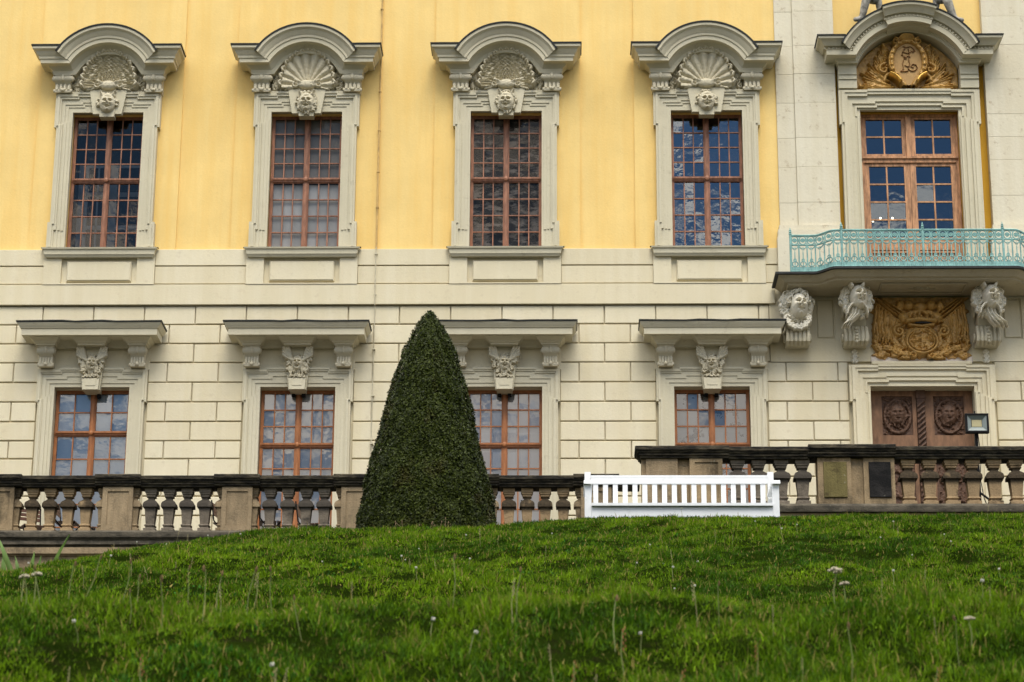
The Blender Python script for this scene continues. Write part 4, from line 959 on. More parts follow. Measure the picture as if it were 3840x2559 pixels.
def railing_panel(xa, xb):
    global ros0
    n = max(2, round((xb-xa)/.178)); st = (xb-xa)/n
    xs_ = [xa+(xb-xa)*k/24 for k in range(25)]
    b = MB()
    for z, r in ((ZT, .023), (Z2, .017), (ZB+.012, .02)): b.tube([(x, along(x), z) for x in xs_], r, 6)
    # low kick plate with pierced ring ornaments above it
    for k in range(24):
        (x0, x1) = xs_[k], xs_[k+1]; b.poly([(x0, along(x0), ZB), (x1, along(x1), ZB), (x1, along(x1), ZB+.12), (x0, along(x0), ZB+.12)])
    for k in range(n):
        x = xa+st*(k+.5); y = along(x)
        if k: xx = xa+st*k; b.tube([(xx, along(xx), ZB), (xx, along(xx), Z2)], .015, 6)
        b.tube([(x, y, ZB), (x, y, ZB+.44), (x, y, ZB+.50)], [.012, .012, .003], 5)
        ringpts = lambda cx, cz, rx, rz, a0=0, a1=2*math.pi, m_=12: [(cx+rx*math.cos(a0+(a1-a0)*q/m_), along(cx+rx*math.cos(a0+(a1-a0)*q/m_)), cz+rz*math.sin(a0+(a1-a0)*q/m_)) for q in range(m_+1)]
        b.tube(ringpts(x, (ZT+Z2)/2, .082, .092), .013, 5); b.tube(ringpts(x, Z2-.0, .075, .085, math.pi, 2*math.pi), .013, 5)
        b.tube(ringpts(x, Z2-.085, .03, .03), .006, 5)
        b.tube(ringpts(x, ZB+.185, .060, .055), .014, 5); b.tube(ringpts(x, ZB+.27, .028, .03), .011, 5)
        for s_ in (-1, 1): b.tube(ringpts(x+s_*st*.5, (ZT+Z2)/2, .03, .085, math.pi/2, -math.pi/2) if s_ < 0 else ringpts(x+st*.5, (ZT+Z2)/2, .03, .085, math.pi/2, 1.5*math.pi), .010, 5)
    o = rp(b.build('railing_panel', M_GREEN))
    for k in range(n):
        x = xa+st*(k+.5)
        if ros0 is None:
            q = MB().ell((0, 0, 0), (.05, .012, .05), 12, 6)
            for a in range(8): q.ell((.036*math.cos(a*.785), -.008, .036*math.sin(a*.785)), (.017, .012, .017), 6, 4)
            q.ell((0, -.014, 0), (.018, .012, .018), 8, 4); ros0 = q.build('rosette', M_GREEN); ros0.location = (x, along(x), (ZT+Z2)/2); ros0.parent = o
        else: c = ros0.copy(); C.objects.link(c); c.location = (x, along(x), (ZT+Z2)/2); c.parent = o
for a, e in zip(PX[:-1], PX[1:]): railing_panel(a, e)

# ================================================================== LIGHTNING CONDUCTOR on the wall
lc = tag(empty('lightning_conductor', (-.625, .07, 15)), 'thin lightning conductor wire running down the wall between the second and third windows', 'conductor')
def lp(o): o.parent = lc; o.matrix_parent_inverse = Matrix.Translation(-lc.location); return o
lp(MB().tube([(-.63, .06, 19.80), (-.628, .05, 22), (-.622, .055, 24), (-.62, .05, 30)], .020, 8).build('upper_wire', M_CABLEY, label='ochre painted upper wire'))
lp(MB().tube([(-.63, .035, 19.80), (-.635, .02, 18.9), (-.632, .01, 18.45), (-.63, .06, 18.40), (-.64, .055, 17.0), (-.645, .055, 15.0), (-.65, .055, 13.0)], .011, 6).build('lower_wire', M_CABLE))
for z in (25.6, 23.55, 22.6, 21.6, 20.75, 19.65, 18.7, 17.44, 16.38, 15.3):
    lp(MB().box(-.660, -.600, .03, .12, z-.010, z+.010).box(-.648, -.612, .02, .06, z-.016, z+.016).build('wire_clip', M_CABLEY if z > 19.8 else M_CABLE, smooth=0))

# ================================================================== STATUES seated on the pediment (only their legs reach into the picture)
def skin_fig(name, V, E_, R_, mat):
    me = bpy.data.meshes.new(name); me.from_pydata(V, E_, []); o = bpy.data.objects.new(name, me); C.objects.link(o)
    mo = o.modifiers.new('s', 'SKIN'); mo.use_smooth_shade = True; ss = o.modifiers.new('u', 'SUBSURF'); ss.levels = ss.render_levels = 2
    sk = me.skin_vertices.new() if hasattr(me.skin_vertices, 'new') and not me.skin_vertices else None
    bm = bmesh.new(); bm.from_mesh(me); l = bm.verts.layers.skin.verify()
    for v, r in zip(bm.verts, R_): v[l].radius = (r, r); v[l].use_root = False
    bm.verts.ensure_lookup_table(); bm.verts[0][l].use_root = True; bm.to_mesh(me); bm.free(); me.materials.append(mat); return o
def statue(sg, knee, foot, knee2, foot2, label):
    px, pz = DC+sg*.80, 25.55; y = -.42
    V = [(px, y, pz), (px, y+.02, pz+.30), (px, y, pz+.55), (px+sg*.02, y-.02, pz+.68), (px+sg*.03, y-.06, pz+.80),
         (px+.10, y-.05, pz-.02), knee, foot, (foot[0]+sg*.20, foot[1]-.06, foot[2]-.05),
         (px-.10, y-.05, pz-.02), knee2, foot2, (foot2[0]+sg*.16, foot2[1]-.06, foot2[2]-.05),
         (px+.2, y, pz+.52), (px+.30, y-.1, pz+.28), (px+.2, y-.25, pz+.15), (px-.2, y, pz+.52), (px-.32, y-.1, pz+.3), (px-.3, y-.28, pz+.2)]
    E_ = [(0, 1), (1, 2), (2, 3), (3, 4), (0, 5), (5, 6), (6, 7), (7, 8), (0, 9), (9, 10), (10, 11), (11, 12), (2, 13), (13, 14), (14, 15), (2, 16), (16, 17), (17, 18)]
    Rr = [.17, .15, .17, .06, .12, .13, .115, .075, .05, .13, .11, .075, .05, .075, .055, .04, .075, .055, .04]
    o = skin_fig('statue', V, E_, Rr, M_BRONZE); tag(o, label, 'statue', 'statues seated on the arched pediment')
    return o
statue(-1, (10.34, -.70, 25.50), (10.22, -.58, 25.0), (10.62, -.45, 25.60), (10.66, -.40, 25.25), 'weathered stone figure seated above the left shoulder of the arched pediment')
statue(1, (12.13, -.66, 25.42), (12.30, -.58, 24.97), (11.95, -.40, 25.60), (11.92, -.38, 25.28), 'weathered stone figure seated above the right shoulder of the arched pediment')

# ================================================================== TERRACES and BALUSTRADES
tag(MB().box(-22, 20, -5.85, .12, 11.3, 11.83).build('terrace_floor', M_PAVE, smooth=0), kind='structure')
tag(MB().box(5.0, 20, -8.35, -6.35, 11.0, 11.78).build('landing_floor', M_PAVE, smooth=0), kind='structure')
CAPP = [(.165, -.205), (.19, -.20), (.20, -.17), (.225, -.155), (.225, -.125), (.245, -.115), (.265, -.08), (.285, -.07), (.29, -.012), (.28, 0)]
def cap_bar(b, x0, x1, y, zt, grow=0.):
    pr = [(y-o-grow, zt+h_) for o, h_ in CAPP]; pr = pr+[(2*y-a, z) for a, z in reversed(pr)]
    b.prismx(pr, x0, x1); return b
def baluster_mb(w):
    H_ = .845
    pr = [(.13, 0), (.13, .085), (.092, .10), (.088, .13), (.112, .145), (.112, .165), (.088, .185), (.118, .555), (.12, .562), (.157, .565), (.157, .62), (.15, .655), (.13, .69), (.095, .72), (.066, .75), (.060, .775), (.066, .79), (.092, .80), (.098, .825), (.088, .838), (.11, .865), (.112, .90), (.126, .905), (.126, 1.0)]
    return MB().rev([(r*w, z*H_) for r, z in pr], 0, 0, sq=True)
def pier_mb(b, x0, x1, y, z0, z1, panel=True, d=.17):
    b.box(x0, x1, y-d, y+d, z0, z1)
    if panel:
        w = x1-x0; b.cells([x0, x1, x0+w*.16, x1-w*.14], [z0+.001, z1-.001, z0+.10, z1-.085], lambda x, z: y-d-.004 if between(x, x0+w*.16, x1-w*.14) and between(z, z0+.1, z1-.085) else y-d-.028, y-d)
def child(root, b, name, mat, label=None, smooth=30, recalc=True):
    o = b.build(name, mat, label=label, smooth=smooth, recalc=recalc); o.parent = root; o.matrix_parent_inverse = Matrix.Translation(-root.location); return o
bal_protos = {}
def put_baluster(root, x, y, z, w, mat, key):
    if key not in bal_protos:
        o = baluster_mb(w).build('baluster', mat, smooth=25, recalc=True); bal_protos[key] = o
    else: o = bal_protos[key].copy(); C.objects.link(o)
    o.parent = root; o.location = Vector((x, y, z))-root.location; o.rotation_euler = (0, 0, rnd.gauss(0, .02)); return o
# lower long balustrade
YL = -6.02
bl = tag(empty('balustrade', (-3, YL, 11.77)), 'long sandstone balustrade with black crusted cap behind the clipped tree', 'balustrade')
zt, zc_, zp, zb_ = 12.955, 12.755, 11.91, 11.77
pc = [-4.866+2.25*k for k in range(-4, 5)]
pc = [p for p in pc if p < 4.4]
ends = [-15]+[e for p in pc for e in (p-.287-.16, p+.287+.16)]+[4.95]
for i, p in enumerate(pc):
    b = MB(); pier_mb(b, p-.287, p+.287, YL, zp+.001, zc_); 
    for s_ in (-1, 1):                                    # half balusters engaged on the pier sides
        q = baluster_mb(.86); q.xf(Matrix.Translation((p+s_*.287, YL, zp+.002)) @ Matrix.Diagonal((1, .9, 1, 1)))
        q.v = [((max(x, p+.286) if s_ > 0 else min(x, p-.286)), y, z) for x, y, z in q.v]; off = len(b.v); b.v += q.v; b.f += [tuple(k+off for k in f) for f in q.f]
    child(bl, b, 'pedestal', M_SAND if i != 3 else M_SANDP)
    child(bl, cap_bar(MB(), p-.43, p+.43, YL, zt+.018, .045), 'pedestal_cap', M_CAP)
    if i < len(pc)-1:
        nx = pc[i+1]
        child(bl, cap_bar(MB(), p+.431, nx-.431, YL, zt), 'handrail', M_CAP)
        key = ('B', 'G')[1 if (i in (4, 5)) else 0]
        for k in range(4): put_baluster(bl, p+.287+.341*(k+.5)+.345/2-.02+.0, YL, zp, .88, {'B': M_SANDB, 'G': M_SANDG}[key], 'l'+key)
child(bl, cap_bar(MB(), pc[-1]+.431, 4.95, YL, zt), 'handrail', M_CAP)
b = MB().prismx([(YL-.25, zb_), (YL-.26, zb_+.02), (YL-.26, zb_+.10), (YL-.22, zp), (YL+.22, zp), (YL+.26, zb_+.1), (YL+.26, zb_)], -15, 4.95); child(bl, b, 'plinth', M_PLINTH)
tw = tag(empty('terrace_wall', (-5, YL, 9)), 'sandstone terrace wall with dark moulding under the balustrade', 'wall')
child(tw, MB().prismx([(YL-.24, 11.755), (YL-.20, 11.72), (YL-.20, 11.65), (YL-.14, 11.62), (YL-.14, 11.60), (YL+.1, 11.6), (YL+.1, 11.765)], -15, 4.9), 'moulding', M_PLINTH)
child(tw, MB().prismx([(YL-.17, 11.597), (YL-.17, 11.48), (YL-.12, 11.46), (YL-.12, 11.45), (YL+.1, 11.45), (YL+.1, 11.598)], -15, 4.9), 'string_course', M_SAND)
child(tw, MB().box(-15, 4.9, YL-.07, YL+.12, 7.5, 11.449), 'wall_face', M_SAND, smooth=0)
# upper balustrade on the landing in front of the portal, nearer to the viewer
YR = -8.5
br_ = tag(empty('balustrade', (9, YR, 11.7)), 'sandstone balustrade with soot-blackened cap and panelled piers below the entrance door', 'balustrade')
zt, zc_, zp, zb_ = 12.85, 12.66, 11.815, 11.66
def rpier(x0, x1, mat, pm=None, panel=True):
    b = MB(); pier_mb(b, x0, x1, YR, zp+.001, zc_, panel and pm is None); o = child(br_, b, 'pedestal', mat)
    if pm: w = x1-x0; q = MB().cbox(x0+w*.17, x1-w*.13, YR-.20, YR-.169, zp+.12, zc_-.08, .008); c = q.build('sunk_panel', pm, o, smooth=0, label='green-stained rough panel' if pm is M_MOSSP else 'soot-black panel')
    return o
rpier(4.99, 5.55, M_SAND, panel=False); rpier(5.76, 6.344, M_SANDP); rpier(8.026, 8.614, M_SANDP, M_MOSSP); rpier(8.835, 9.386, M_SANDP, M_BLACKP)
for x0_, x1_, d_ in ((4.91, 4.989, .13), (5.551, 5.759, .09), (8.615, 8.834, .11)): child(br_, MB().box(x0_, x1_, YR-d_, YR+.15, zp, zc_), 'pier_infill', M_SANDP)
child(br_, MB().prismx([(YR-.24, zb_), (YR-.25, zb_+.02), (YR-.25, zb_+.11), (YR-.21, zp), (YR+.21, zp), (YR+.25, zb_+.1), (YR+.25, zb_)], 4.8, 20), 'plinth', M_PLINTH)
q = cap_bar(MB(), 4.99, 5.66, YR, zt+.0, .02)
# moulded left end of the cap
for o_, h_ in CAPP: pass
lay = [(4.99-(o_-.165)-.07, h_) for o_, h_ in CAPP]
for k in range(len(CAPP)-1):
    (o0, h0), (o1, h1) = CAPP[k], CAPP[k+1]
    q.poly([(lay[k][0], YR-o0-.02, zt+h0), (lay[k][0], YR+o0+.02, zt+h0), (lay[k+1][0], YR+o1+.02, zt+h1), (lay[k+1][0], YR-o1-.02, zt+h1)])
    for s_ in (-1, 1): q.poly([(lay[k][0], YR+s_*(o0+.02), zt+h0), (4.99, YR+s_*(o0+.02), zt+h0), (4.99, YR+s_*(o1+.02), zt+h1), (lay[k+1][0], YR+s_*(o1+.02), zt+h1)])
q.poly([(lay[-1][0], YR-.30, zt), (4.99, YR-.30, zt), (4.99, YR+.30, zt), (lay[-1][0], YR+.30, zt)]); q.poly([(lay[0][0], YR-.185, zt-.205), (4.99, YR-.185, zt-.205), (4.99, YR+.185, zt-.205), (lay[0][0], YR+.185, zt-.205)])
child(br_, q, 'pedestal_cap', M_CAP); child(br_, cap_bar(MB(), 5.661, 6.46, YR, zt, .03), 'pedestal_cap', M_CAP); child(br_, cap_bar(MB(), 6.461, 7.859, YR, zt-.012), 'handrail', M_CAP)
child(br_, cap_bar(MB(), 7.86, 9.40, YR, zt+.018, .055), 'pedestal_cap', M_CAP); child(br_, cap_bar(MB(), 9.401, 20, YR, zt-.008), 'handrail', M_CAP)
for x in (6.614, 6.990, 7.386, 7.768): put_baluster(br_, x, YR, zp, 1., M_SANDG, 'rG')
for k in range(12): put_baluster(br_, 9.635+.381*k, YR, zp, 1., M_SANDB, 'rB')
# return of the landing towards the terrace
lw = tag(empty('landing_wall', (5, -7.3, 10)), 'stone side wall of the landing between the two balustrades', 'wall')
child(lw, MB().box(4.86, 20, YR-.18, YR+.12, 7.5, 11.655).box(4.86, 5.0, YR+.12, -6.3, 7.5, 11.75), 'wall_face', M_SAND, smooth=0)

# ================================================================== FLOODLIGHT on a stand behind the upper balustrade
fl = tag(empty('floodlight', (11.065, -7.5, 11.78)), 'black floodlight on a tripod stand in front of the entrance door', 'floodlight')
b = MB()
for (x0, x1, z0, z1) in ((10.862, 11.288, 13.752, 13.785), (10.862, 11.288, 13.42, 13.46), (10.862, 10.90, 13.46, 13.752), (11.25, 11.288, 13.46, 13.752)): b.cbox(x0, x1, -7.60, -7.52, z0, z1, .006)
b.box(10.87, 11.28, -7.52, -7.46, 13.43, 13.78)
for k in range(7): b.box(10.90+.055*k, 10.915+.055*k, -7.46, -7.42, 13.45, 13.76)
hd = child(fl, b, 'lamp_head', M_BLACK, smooth=0, recalc=False)
def sub(par, b, name, mat, smooth=30):
    o = b.build(name, mat, smooth=smooth); o.parent = par; return o
rf = MB()
for (xa, za, xb, zb2) in ((10.90, 13.46, 11.25, 13.46), (11.25, 13.46, 11.25, 13.752), (11.25, 13.752, 10.90, 13.752), (10.90, 13.752, 10.90, 13.46)):
    f_ = lambda x, z: (11.075+(x-11.075)*.56, 13.61+(z-13.606)*.46)
    rf.poly([(xa, -7.585, za), (xb, -7.585, zb2), (f_(xb, zb2)[0], -7.535, f_(xb, zb2)[1]), (f_(xa, za)[0], -7.535, f_(xa, za)[1])])
for o, par in ((rf.build('reflector', M_LENS, smooth=0), hd), (MB().box(10.985, 11.165, -7.54, -7.528, 13.545, 13.675).build('led_panel', M_LED, smooth=0), hd)):
    o.parent = fl; o.matrix_parent_inverse = Matrix.Translation(-fl.location)
child(fl, MB().tube([(11.065, -7.48, 11.95), (11.065, -7.48, 13.42)], .03, 10).tube([(11.065, -7.44, 13.4), (11.065, -7.44, 13.87)], .012, 6), 'pole', M_BLACK)
for a in (-.25, 1.9, 4.0): child(fl, MB().tube([(11.065, -7.48, 12.33), (11.065+.62*math.cos(a), -7.48+.5*math.sin(a), 11.80)], .02, 8), 'leg', M_BLACK)
child(fl, MB().tube([(11.09, -7.52, 13.42), (11.12, -7.55, 12.95), (11.08, -7.55, 12.6), (11.13, -7.56, 12.2), (11.25, -7.6, 11.82)], .008, 6), 'power_cable', M_BLACK)

# ================================================================== TERRACE CHAIRS glimpsed between the balusters
def chair(loc, rz, first=[None]):
    if first[0] is None:
        r = empty('folding_chair', (0, 0, 0)); b = MB()
        for k in range(5): b.box(-.21, .21, -.20+.085*k, -.13+.085*k, .445, .463)
        b.build('seat', M_CHAIR, r, smooth=0); b = MB()
        for k in range(3): b.box(-.21, .21, .205+.012*k, .222+.012*k, .62+.085*k, .685+.085*k)
        b.build('backrest', M_CHAIR, r, smooth=0)
        for s_ in (-1, 1):
            MB().tube([(s_*.22, -.22, 0), (s_*.22, .19, .50), (s_*.22, .25, .90)], .014, 6).build('leg', M_BLACK, r); MB().tube([(s_*.19, .24, 0), (s_*.19, -.20, .45)], .014, 6).build('leg', M_BLACK, r)
        first[0] = r; o = r
    else: o = copy_tree(first[0])
    o.location = loc; o.rotation_euler = (0, 0, rz); tag(o, 'brown slatted folding chair glimpsed through the balusters of the long balustrade', 'chair', 'folding chairs on the terrace'); return o
for x, y, rz in ((-6.75, -4.9, .5), (-6.0, -5.2, 1.5), (-5.5, -4.7, 1.8), (-2.95, -5.1, 1.4), (-2.1, -5.2, 1.7), (-1.35, -5.0, 1.45), (3.0, -5.1, 1.4)): chair((x, y, 11.83), rz)

# ================================================================== LAWN on the bank
SX = [-40, -8, -1.925, -1.503, -1.081, -.661, -.241, .183, .607, 1.542, 2.307, 2.944, 3.741, 4.851, 5.697, 8.03, 60]
SZ = [3.4, 5.75, 6.575, 6.63, 6.694, 6.794, 6.902, 6.967, 7.015, 7.055, 7.055, 7.075, 7.150, 7.172, 7.178, 7.172, 7.3]
NP = [(-200, 0), (0, 0), (3, .92), (5, 1.80), (7, 2.60), (8.2, 3.10), (8.9, 3.40), (9.35, 3.48), (9.9, 3.40), (10.8, 3.38), (12, 3.62), (13.5, 4.22), (14.5, 4.52)]
def vnoise(X, Y, sc, seed):
    g = np.random.default_rng(seed); H = np.zeros_like(X)
    for k in range(10):
        f = sc*g.uniform(.5, 1.7); th = g.uniform(0, 6.28); H += np.sin((X*math.cos(th)+Y*math.sin(th))*f+g.uniform(0, 6.28))
    return H/10**.5
def ground(X, Y):
    X = np.asarray(X, float); Y = np.asarray(Y, float); d = Y+50.281; dc = 22.98
    zs_ = np.interp(X, SX, SZ)-.055
    near = np.interp(d, [p[0] for p in NP], [p[1] for p in NP])
    t = np.clip((d-14.5)/(dc-14.5), 0, 1); mid = near*(1-t)+zs_*t
    mid = np.where(d > 14.5, 4.52+(zs_-4.52)*t, near)
    Xa = 3.6+(X-3.6)*dc/np.maximum(d, 1); zf = 1.6+d*(np.interp(Xa, SX, SZ)-1.6)/dc
    far = zf-.06-np.interp(d, [22.98, 23.5, 24.2, 25.5, 30, 40, 45], [.0, .20, .38, .70, .95, .40, .30])
    H = np.where(d > dc, far, mid)
    H = H+np.interp(d, [0, 4, 8, 9.5, 14, 22, 23.5], [0, .025, .036, .028, .055, .025, .0])*vnoise(X, Y, 2.6, 3)+np.interp(d, [0, 5, 21, 23.3], [0, .026, .030, 0])*vnoise(X, Y, 7, 4)+np.interp(d, [0, 5, 21.5, 23.3], [0, .012, .014, 0.004])*vnoise(X, Y, 16, 6)
    return H
gx = np.unique(np.concatenate([np.linspace(-60, -8, 40), np.linspace(-8, 16, 160), np.linspace(16, 60, 30)])); gy = np.unique(np.concatenate([np.linspace(-140, -50, 30), np.linspace(-50, -26, 170), np.linspace(-26, -6.3, 60)]))
GX, GY = np.meshgrid(gx, gy); GZ = ground(GX, GY)
GZ = np.where((GY > -8.7) & (GX > 4.7), np.minimum(GZ, 11.3), GZ)
lm, t, p, o = newmat('lawn_soil')
c = mixc(t, noise(t, world_pos(t, (1, 1, 1)), 3.5, 8, .65), (.010, .020, .002), (.022, .038, .004)); c = mixc(t, noise(t, world_pos(t, (1, 1, 1)), 9, 6, .6, .55, .7), c, (.022, .019, .008)); bump(t, p, noise(t, world_pos(t, (1, 1, 1)), 60, 4, .6), 1., .03); L(t, c, p.inputs['Base Color']); p.inputs['Roughness'].default_value = 1; p.inputs['Specular IOR Level'].default_value = 0
b = MB(); nz_, nx_ = GX.shape; b.v = np.stack([GX, GY, GZ], -1).reshape(-1, 3).tolist()
b.f = [(j*nx_+i, j*nx_+i+1, (j+1)*nx_+i+1, (j+1)*nx_+i) for j in range(nz_-1) for i in range(nx_-1)]
tag(b.build('lawn', lm, smooth=180), kind='structure')

# ================================================================== GRASS blades
def blade_mat():
    mt = bpy.data.materials.new('grass_blades'); mt.use_nodes = True; t = mt.node_tree; t.nodes.clear()
    o = N(t, 'ShaderNodeOutputMaterial'); p = N(t, 'ShaderNodeBsdfPrincipled'); tr = N(t, 'ShaderNodeBsdfTranslucent'); mx = N(t, 'ShaderNodeMixShader'); mx.inputs[0].default_value = .3
    a = N(t, 'ShaderNodeAttribute', attribute_name='tone')
    L(t, a.outputs['Color'], p.inputs['Base Color']); L(t, a.outputs['Color'], tr.inputs[0]); p.inputs['Roughness'].default_value = .6; p.inputs['Specular IOR Level'].default_value = .07
    L(t, p.outputs[0], mx.inputs[1]); L(t, tr.outputs[0], mx.inputs[2]); L(t, mx.outputs[0], o.inputs[0]); return mt
def scatter(n, d0, d1, marg):
    d = d0+(d1-d0)*npr.random(n)**1.0; hw_ = .2118*d*marg
    if marg < 0: return 3.6-.024*d+np.where(npr.random(n) < .5, 1, -1)*(.2118*d*1.27+2.7*npr.random(n)), d-50.281      # strips beyond the sides of the view
    X = 3.6-.024*d+(npr.random(n)*2-1)*hw_; return X, d-50.281
def grass():
    Xs, Ys, Ls, Ws = [], [], [], []
    Tn = []
    def put(n, d0, d1, l0, l1, w, nb, sp, marg=1.3):
        # n tufts of nb blades each; tufts crowd together in patches and leave thin, dark hollows
        X, Y = scatter(n, d0, d1, marg); cl = vnoise(X, Y, 3.2, 9)*.45+vnoise(X, Y, 9, 10)*.6; keep = npr.random(n) < np.clip(.70+.34*cl, .45, 1)
        X, Y, cl = X[keep], Y[keep], cl[keep]; n = len(X); k = nb
        ln = (l0+(l1-l0)*npr.random(n)**1.4)*np.clip(1+.40*cl, .4, 1.8); tn = npr.random(n)
        Xs.append((X[:, None]+npr.normal(0, sp, (n, k))).ravel()); Ys.append((Y[:, None]+npr.normal(0, sp, (n, k))).ravel())
        Ls.append((ln[:, None]*(.55+.6*npr.random((n, k)))).ravel()); Ws.append(np.full(n*k, w)); Tn.append(np.repeat(tn, k))
    put(28000, 6.3, 10.3, .025, .066, .0046, 9, .014)
    put(9000, 10.3, 14, .04, .08, .0062, 9, .02)
    put(46000, 14, 20, .022, .056, .0066, 8, .019)
    put(46000, 20, 23.8, .02, .05, .0078, 8, .021)
    put(14000, 6.3, 10.3, .025, .066, .006, 7, .02, -1); put(12000, 10.3, 14, .04, .08, .008, 7, .025, -1); put(30000, 14, 23.8, .022, .056, .009, 7, .025, -1)
    put(4000, 23.8, 28, .03, .07, .011, 8, .03, 1.5)
    for (n_, d0, d1, w_, l_) in ((90000, 6.3, 10.3, .0042, .024), (30000, 10.3, 14, .007, .028), (170000, 14, 23.6, .0068, .024)):     # short turf between the tufts
        X, Y = scatter(n_, d0, d1, 1.3); Xs.append(X); Ys.append(Y); Ls.append(l_*(.5+1.0*npr.random(n_))); Ws.append(np.full(n_, w_)); Tn.append(npr.random(n_)*.75)
    # low broad weed leaves in patches
    for (n_, d0, d1, w_, l_) in ((9000, 6.3, 10.3, .011, .022), (14000, 14, 23.6, .016, .028)):
        X, Y = scatter(n_*3, d0, d1, 1.3); kp = (vnoise(X, Y, 2.2, 41)+.7*vnoise(X, Y, 7, 42)) > .9; X, Y = X[kp][:n_], Y[kp][:n_]
        Xs.append(X); Ys.append(Y); Ls.append(l_*(.7+.9*npr.random(len(X)))); Ws.append(np.full(len(X), w_)); Tn.append(np.full(len(X), -1.))
    Tn = np.concatenate(Tn)
    X = np.concatenate(Xs); Y = np.concatenate(Ys); Ln = np.concatenate(Ls); W_ = np.concatenate(Ws); n = len(X)
    dry = npr.random(n) < .05
    Ln = np.where(dry, Ln*1.25, Ln)
    Z = ground(X, Y)-.01; az = npr.random(n)*6.283; lean = npr.random(n)*1.15+.10; fa = npr.random(n)*6.283
    dx, dy = np.cos(az), np.sin(az); px, py = np.cos(fa)*W_, np.sin(fa)*W_
    B = np.stack([X, Y, Z], -1)
    k1 = np.stack([dx*lean*Ln*.28, dy*lean*Ln*.28, Ln*.55*np.cos(lean*.5)], -1); k2 = np.stack([dx*lean*Ln*.85, dy*lean*Ln*.85, Ln*np.cos(lean*.85)], -1)
    S = np.stack([px, py, np.zeros(n)], -1)
    V = np.stack([B-S*.5, B+S*.5, B+k1+S*.42, B+k1-S*.42, B+k2], 1).reshape(-1, 3)
    base = np.arange(n)*5
    me = bpy.data.meshes.new('grass'); me.vertices.add(n*5); me.vertices.foreach_set('co', V.astype(np.float32).ravel())
    idx = np.stack([base, base+1, base+2, base+3, base+3, base+2, base+4], -1).astype(np.int32).ravel()
    me.loops.add(n*7); me.loops.foreach_set('vertex_index', idx); me.polygons.add(n*2)
    st = np.stack([np.arange(n)*7, np.arange(n)*7+4], -1).astype(np.int32).ravel(); me.polygons.foreach_set('loop_start', st)
    me.update(calc_edges=True); me.validate()
    tone = vnoise(X, Y, 1.5, 21)*.32+vnoise(X, Y, 6, 22)*.3+.5; t2 = npr.random(n)
    A = np.array([.032, .085, .002]); Bc = np.array([.145, .245, .005]); D = np.array([.27, .22, .06]); K = np.array([.02, .075, .006])
    weed = Tn < 0; u = np.clip(tone*.85+t2*.30+np.where(weed, .5, Tn)*.75-.52, 0, 1)[:, None]; lum = (.42+1.05*npr.random(n)**1.2)[:, None]; col = A*(1-u)+Bc*u; col = np.where(weed[:, None], K*(.7+1.1*t2[:, None]), col)*lum; col = np.where(dry[:, None], D*(.6+.5*t2[:, None]), col)
    att = me.attributes.new('tone', 'FLOAT_COLOR', 'POINT'); att.data.foreach_set('color', np.repeat(np.concatenate([col, np.ones((n, 1))], -1), 5, 0).astype(np.float32).ravel())
    me.materials.append(blade_mat()); o = bpy.data.objects.new('grass', me); C.objects.link(o); tag(o, kind='stuff'); return o
grass()
tag(bpy.data.objects['grass'], 'green meadow grass covering the bank', 'grass')

# ================================================================== WILD FLOWERS, seed heads, sword-leaved plant
def zg(x, y): return float(ground(np.array([x]), np.array([y]))[0])
def pix(px, py, d):      # a spot on the bank d metres in front of the viewer, found by its sideways angle
    return 3.6+(px-1176)/5556*d*1.0-.024*d, d-50.281
M_STEM = simple('flower_stem', (.15, .17, .05), .7, 0, .2, 8); M_PETAL = simple('white_petal', (.42, .41, .34), .7, 0, .08, 8); M_SEED = simple('brown_seed_head', (.11, .07, .022), .9, 0, .3, 40)
M_FLUFF = simple('pale_seed_fluff', (.34, .30, .21), .9, 0, .2, 40); M_STRAW = simple('dry_grass_stalk', (.30, .26, .12), .8, 0, .25, 10); M_RUST = simple('rusty_dock_seed', (.22, .09, .03), .9, 0, .3, 30)
def flower(name, hh, stem_r, kind, label, group, cat):
    r = empty(name); g = random.Random(len(name)); MB().tube([(0, 0, -.02), (.006*hh*10, .004, hh*.5), (.004, -.004, hh)], [stem_r, stem_r, stem_r*.7], 5).build('stem', M_STEM if kind != 's' else M_STRAW, r)
    b = MB()
    if kind == 'w':
        for k in range(9): a = k*.7; b.ell((.0042*math.cos(a), .0042*math.sin(a), hh+.003*(k % 3)), (.0032, .0032, .003), 6, 4)
        b.build('flower_head', M_PETAL, r)
    elif kind == 'b': b.rev([(.0015, hh-.008), (.0042, hh-.003), (.0046, hh+.005), (.002, hh+.013)], 0, 0, 7); b.build('seed_head', M_SEED, r)
    elif kind == 'f':
        for k in range(26): a = g.uniform(0, 6.28); q = g.uniform(.0, .026); b.ell((q*math.cos(a), q*math.sin(a), hh+.012*(1-(q/.026)**2)+g.uniform(-.004, .004)), (.006, .006, .005), 5, 4)
        b.build('flower_head', M_FLUFF, r)
    else:
        for k in range(12): b.ell((.004*math.sin(k*2.1), .004*math.cos(k*2.1), hh-.06+.0055*k), (.0016, .0016, .0045), 5, 4)
        b.build('seed_head', M_RUST if kind == 'r' else M_STRAW, r)
    tag(r, label, cat, group); return r
def strew(proto, spots, s0=.8, s1=1.3):
    for k, (px, d) in enumerate(spots):
        o = proto if k == 0 else copy_tree(proto); x, y = pix(px, 0, d); s_ = rnd.uniform(s0, s1)
        o.location = (x, y, zg(x, y)); o.scale = (s_, s_, s_); o.rotation_euler = (rnd.gauss(0, .12), rnd.gauss(0, .12), rnd.uniform(0, 6))
